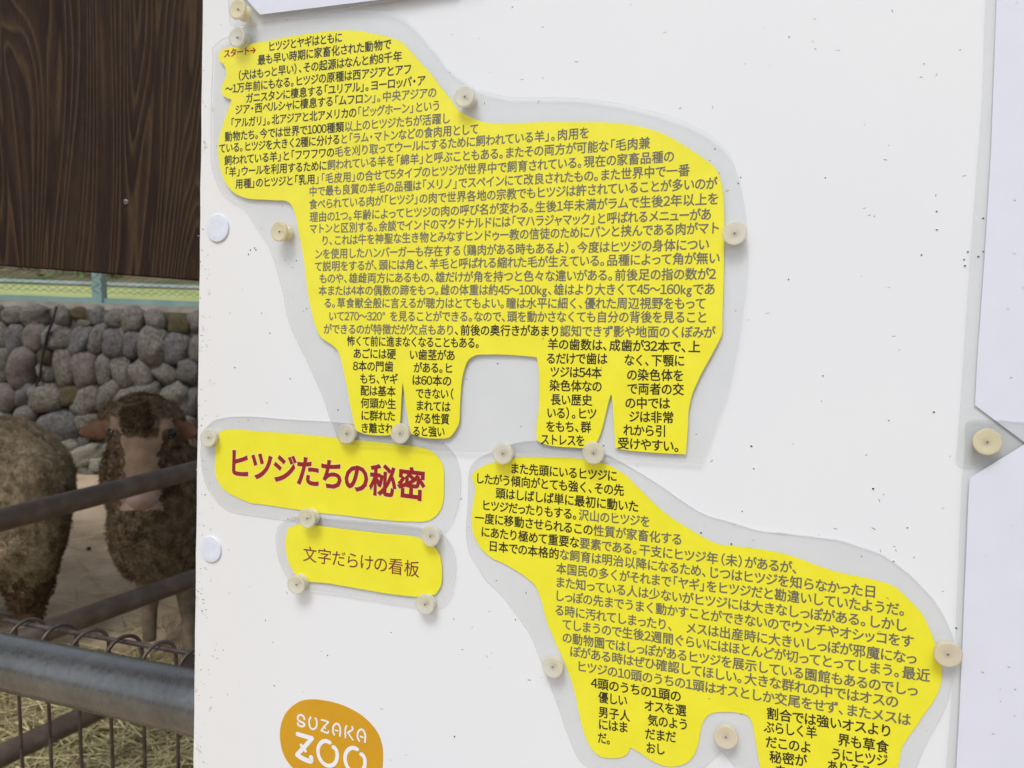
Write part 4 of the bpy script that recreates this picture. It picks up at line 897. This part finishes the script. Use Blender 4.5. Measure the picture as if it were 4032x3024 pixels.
hoof_m = noisy('hoof', (0.03, 0.025, 0.02, 1), (0.07, 0.06, 0.05, 1), 30, 0.5, 0.2)
eye_m, n, b = mat('eye_gloss'); b.inputs['Base Color'].default_value = (0.012, 0.009, 0.007, 1); b.inputs['Roughness'].default_value = 0.2

def blob_mesh(name, ells, tubes, voxel, origin, smooth_it=3, bump=()):
    V, Fc = [], []
    for (c, r, M3) in ells:
        bm = bmesh.new(); bmesh.ops.create_icosphere(bm, subdivisions=3, radius=1); s0 = len(V)
        for q in bm.verts:
            p = Vector((q.co.x * r[0], q.co.y * r[1], q.co.z * r[2])); p = M3 @ p if M3 else p; V.append(p + c - origin)
        for f in bm.faces: Fc.append([s0 + w_.index for w_ in f.verts])
        bm.free()
    for path, rr in tubes: tube_vf([q - origin for q in path], rr, 16, V, Fc)
    me = bpy.data.meshes.new(name); me.from_pydata([tuple(q) for q in V], [], Fc)
    o = bpy.data.objects.new(name, me); COL.objects.link(o)
    md = o.modifiers.new('r', 'REMESH'); md.mode = 'VOXEL'; md.voxel_size = voxel; md.adaptivity = 0
    ms = o.modifiers.new('s', 'SMOOTH'); ms.factor = 0.6; ms.iterations = smooth_it
    dg = bpy.context.evaluated_depsgraph_get(); dg.update(); me2 = bpy.data.meshes.new_from_object(o.evaluated_get(dg)); me2.name = name
    o.modifiers.clear(); o.data = me2; bpy.data.meshes.remove(me); me2.polygons.foreach_set('use_smooth', [True] * len(me2.polygons))
    return o
def tufts(name, body, keep, num, L, w, mats, seed, mtf):
    me = body.data; polys = [p for p in me.polygons if keep(p.center)]
    rs = random.Random(seed); ar = [p.area for p in polys]; V, Fc, MI = [], [], []
    for p in rs.choices(polys, ar, k=num):
        c = p.center + Vector((rs.uniform(-1, 1), rs.uniform(-1, 1), rs.uniform(-1, 1))) * .006
        cl = noise.noise(c * 38); cl2 = Vector((noise.noise(c * 22), noise.noise(c * 22 + Vector((9, 0, 0))), noise.noise(c * 22 + Vector((0, 9, 0)))))
        d = (p.normal * .8 + cl2 * 1.5 + Vector((rs.uniform(-.25, .25), rs.uniform(-.25, .25), rs.uniform(-.75, -.1)))).normalized()
        s = d.cross(Vector((rs.uniform(-1, 1), rs.uniform(-1, 1), rs.uniform(-1, 1)))).normalized() * w; l = L * rs.uniform(.5, 1.1) * (.75 + .5 * cl); curl = d.cross(s).normalized() * l * .3
        s0 = len(V); V += [c - s, c + s, c + d * l * .6 + s * .8 + curl, c + d * l * .6 - s * .8 + curl, c + d * l]
        Fc += [(s0, s0 + 1, s0 + 2, s0 + 3), (s0 + 3, s0 + 2, s0 + 4)]; k = mtf(c, rs); MI += [k, k]
    o = meshob(name, V, Fc, mats, body, MI); tag(o, kind='stuff'); return o
def setmats(o, mats, fn):
    me = o.data; me.materials.clear()
    for x in mats: me.materials.append(x)
    me.polygons.foreach_set('material_index', [fn(p.center) for p in me.polygons])
I3 = Matrix.Identity(3)
# --- sheep facing the camera
def gz(x, y): return ground(x, y)
f1 = gz(589, 2572); f2 = gz(745, 2640)
dF = (f1 - CAM).dot(fw)
print('foot depth', dF, f1)
HD = dF - .28
s_h = HD / F
OA = Vector((f1.x + .1, f1.y + .2, 0))
head = P(560, 1770, HD + .02)
def hp(x, y, d): return P(x, y, HD + d)
earR = Matrix.Rotation(R(18), 3, 'Y'); earL = Matrix.Rotation(R(-18), 3, 'Y')
body_c = f1 + Vector((.52, .55, 0)); body_c.z = hp(640, 1960, .4).z
bodyR = Matrix.Rotation(R(42), 3, 'Z')
ells = [(hp(558, 1735, .06), (.080, .10, .098), None), (hp(560, 1850, .09), (.108, .07, .095), None), (hp(560, 1660, .09), (.118, .11, .075), None), (hp(560, 1655, .015), (.058, .055, .048), None),
        (hp(562, 1960, -.03), (.044, .045, .036), None), (hp(466, 1700, .012), (.030, .034, .038), None), (hp(648, 1700, .012), (.030, .034, .038), None),
        (hp(412, 1692, .07), (.042, .017, .028), earR), (hp(380, 1697, .068), (.040, .013, .032), earR), (hp(350, 1702, .066), (.030, .011, .022), earR), (hp(330, 1705, .064), (.020, .010, .012), earR),
        (hp(694, 1692, .07), (.042, .017, .028), earL), (hp(726, 1698, .068), (.040, .013, .032), earL), (hp(752, 1703, .066), (.030, .011, .022), earL), (hp(770, 1706, .064), (.020, .010, .012), earL),
        (hp(676, 2035, .30), (.165, .25, .235), None), (body_c, (.27, .56, .27), bodyR), (hp(590, 1880, .22), (.135, .15, .17), None)]
tubes_ = [([hp(560, 1700, .05), hp(560, 1800, .01), hp(562, 1890, -.01), hp(562, 1965, -.02)], [.080, .066, .052, .045]),
          ([hp(580, 1760, .14), hp(600, 1900, .2), hp(660, 2060, .28)], [.110, .128, .150]),
          ([hp(590, 2180, .27), P(588, 2290, dF), P(590, 2400, dF), f1 + Vector((0, 0, .04))], [.080, .042, .024, .022]),
          ([hp(735, 2180, .30), P(742, 2320, dF + .02), P(746, 2440, dF), f2 + Vector((0, 0, .04))], [.080, .042, .025, .022])]
hb = body_c + bodyR @ Vector((0, .40, 0)); 
for sx in (-.13, .13):
    q = hb + bodyR @ Vector((sx, 0, 0)); tubes_.append(([q + Vector((0, 0, -.1)), Vector((q.x, q.y + .02, .32)), Vector((q.x + .02, q.y + .06, .2)), Vector((q.x, q.y, .03))], [.11, .055, .03, .027]))
shA = blob_mesh('sheep', ells, tubes_, .0068, OA, 4); shA.location = OA
tag(shA, 'brown woolly sheep facing the camera, head behind the top railing pipe', 'sheep', 'sheep in the pen')
hc = hp(560, 1830, .0) - OA; eyeL = hp(449, 1712, -.0) - OA; eyeR = hp(664, 1712, -.0) - OA
def is_face(c):
    q = c + OA; d = (q - CAM); xx = W / 2 + F * d.dot(cr) / d.dot(fw); yy = H / 2 - F * d.dot(cu) / d.dot(fw); dd = d.dot(fw)
    if dd > HD + .105: return False
    if yy < 1708 + 10 * math.sin(xx * .3): return 66 + .2 * (1705 - yy) < abs(xx - 557) < 122 and yy > 1640 and dd < HD + .075
    half = 110 - (yy - 1708) * .30 if yy < 1800 else 82 + (yy - 1800) * .02
    return yy < 2010 and abs(xx - 559) < half + 6 * math.sin(yy * .11) and dd < HD + .085
def is_face_in(xx, yy):
    if yy < 1712: return True
    half = 92 - (yy - 1708) * .30 if yy < 1800 else 68
    return abs(xx - 559) < half + 5 * math.sin(yy * .13)
def matA(c):
    q = c + OA; d = (q - CAM); xx = W / 2 + F * d.dot(cr) / d.dot(fw); yy = H / 2 - F * d.dot(cu) / d.dot(fw); dd = d.dot(fw)
    if dd < HD + .14 and 1650 < yy < 1760 and (xx < 425 or xx > 690): return 3 if (dd < HD + .062) else 0
    if is_face(c):
        if yy > 1925: return 4
        for ex, sg in ((449, 1), (664, -1)):
            if ((xx - ex) / 26) ** 2 + ((yy - 1715) / 26) ** 2 < 1: return 2
            if 1735 < yy < 1800 and abs(xx - (ex + sg * (10 + (yy - 1735) * .5))) < 9: return 2
        return 1 if is_face_in(xx, yy) else 2
    if q.z < .29: return 5 if q.z > .045 else 6
    return 0
setmats(shA, [wool_m, face_m, facedark_m, ear_m, nose_m, leg_m, hoof_m], matA)
for (x, y) in ((447, 1706), (667, 1706)):
    bm = bmesh.new(); bmesh.ops.create_uvsphere(bm, u_segments=16, v_segments=10, radius=.0185); me = bpy.data.meshes.new('eye'); bm.to_mesh(me); bm.free(); me.materials.append(eye_m); me.polygons.foreach_set('use_smooth', [True] * len(me.polygons))
    o = link(bpy.data.objects.new('eye', me), shA); dep = .02; o.location = P(x, y, HD + dep - (.026 if x < 560 else .014)) - OA
def keepA(c): return matA(c) == 0
def mtA(c, rs):
    return 1 if noise.noise((c + OA) * 9) + rs.uniform(-.08, .08) > .16 else 0
tufts('wool', shA, keepA, 120000, .017, .0012, [wool_m, wool_d], 1, mtA)
def keepLock(c):
    q = c + OA; d = (q - CAM); xx = W / 2 + F * d.dot(cr) / d.dot(fw); yy = H / 2 - F * d.dot(cu) / d.dot(fw); return matA(c) == 0 and yy < 1720 and d.dot(fw) < HD + .12 and 488 < xx < 628
tufts('forelock', shA, keepLock, 7000, .019, .0015, [wool_d, wool_m], 2, lambda c, rs: 1 if noise.noise(c * 14) > -.05 else 0)

# --- sheep seen from behind its flank at the left
f3 = gz(150, 2610); dB = (f3 - CAM).dot(fw); print('B depth', dB)
OB = Vector((f3.x, f3.y, 0))
def bp2(x, y, d=0): return P(x - 52, y - 8, dB + d)
bR = Matrix.Rotation(R(8), 3, 'Z')
ells = [(bp2(25, 1925, .05), (.225, .25, .225), None), (bp2(-300, 1930, .10), (.34, .26, .255), bR), (bp2(-650, 1930, .16), (.34, .25, .25), bR), (bp2(150, 1960, .03), (.125, .18, .19), None), (bp2(120, 2120, .03), (.13, .17, .15), None),
        (bp2(-1050, 1760, .2), (.12, .12, .17), None), (bp2(-1180, 1680, .2), (.14, .09, .09), None), (bp2(215, 1980, .06), (.04, .05, .09), None), (bp2(-330, 2110, .08), (.34, .2, .14), bR)]
tubes_ = [([bp2(140, 2080, .02), bp2(155, 2230, .0), bp2(168, 2330, .03), bp2(160, 2420, .03), f3 + Vector((0, .0, .03))], [.135, .092, .066, .046, .026]),
          ([bp2(-60, 2080, .16), bp2(-40, 2230, .2), bp2(0, 2330, .22), bp2(-20, 2420, .2), bp2(-20, 2540, .2)], [.12, .075, .045, .032, .028]),
          ([bp2(-760, 2100, .04), bp2(-760, 2300, .04), bp2(-760, 2600, .03)], [.10, .045, .027]), ([bp2(-860, 2100, .3), bp2(-860, 2300, .3), bp2(-860, 2540, .3)], [.10, .045, .027])]
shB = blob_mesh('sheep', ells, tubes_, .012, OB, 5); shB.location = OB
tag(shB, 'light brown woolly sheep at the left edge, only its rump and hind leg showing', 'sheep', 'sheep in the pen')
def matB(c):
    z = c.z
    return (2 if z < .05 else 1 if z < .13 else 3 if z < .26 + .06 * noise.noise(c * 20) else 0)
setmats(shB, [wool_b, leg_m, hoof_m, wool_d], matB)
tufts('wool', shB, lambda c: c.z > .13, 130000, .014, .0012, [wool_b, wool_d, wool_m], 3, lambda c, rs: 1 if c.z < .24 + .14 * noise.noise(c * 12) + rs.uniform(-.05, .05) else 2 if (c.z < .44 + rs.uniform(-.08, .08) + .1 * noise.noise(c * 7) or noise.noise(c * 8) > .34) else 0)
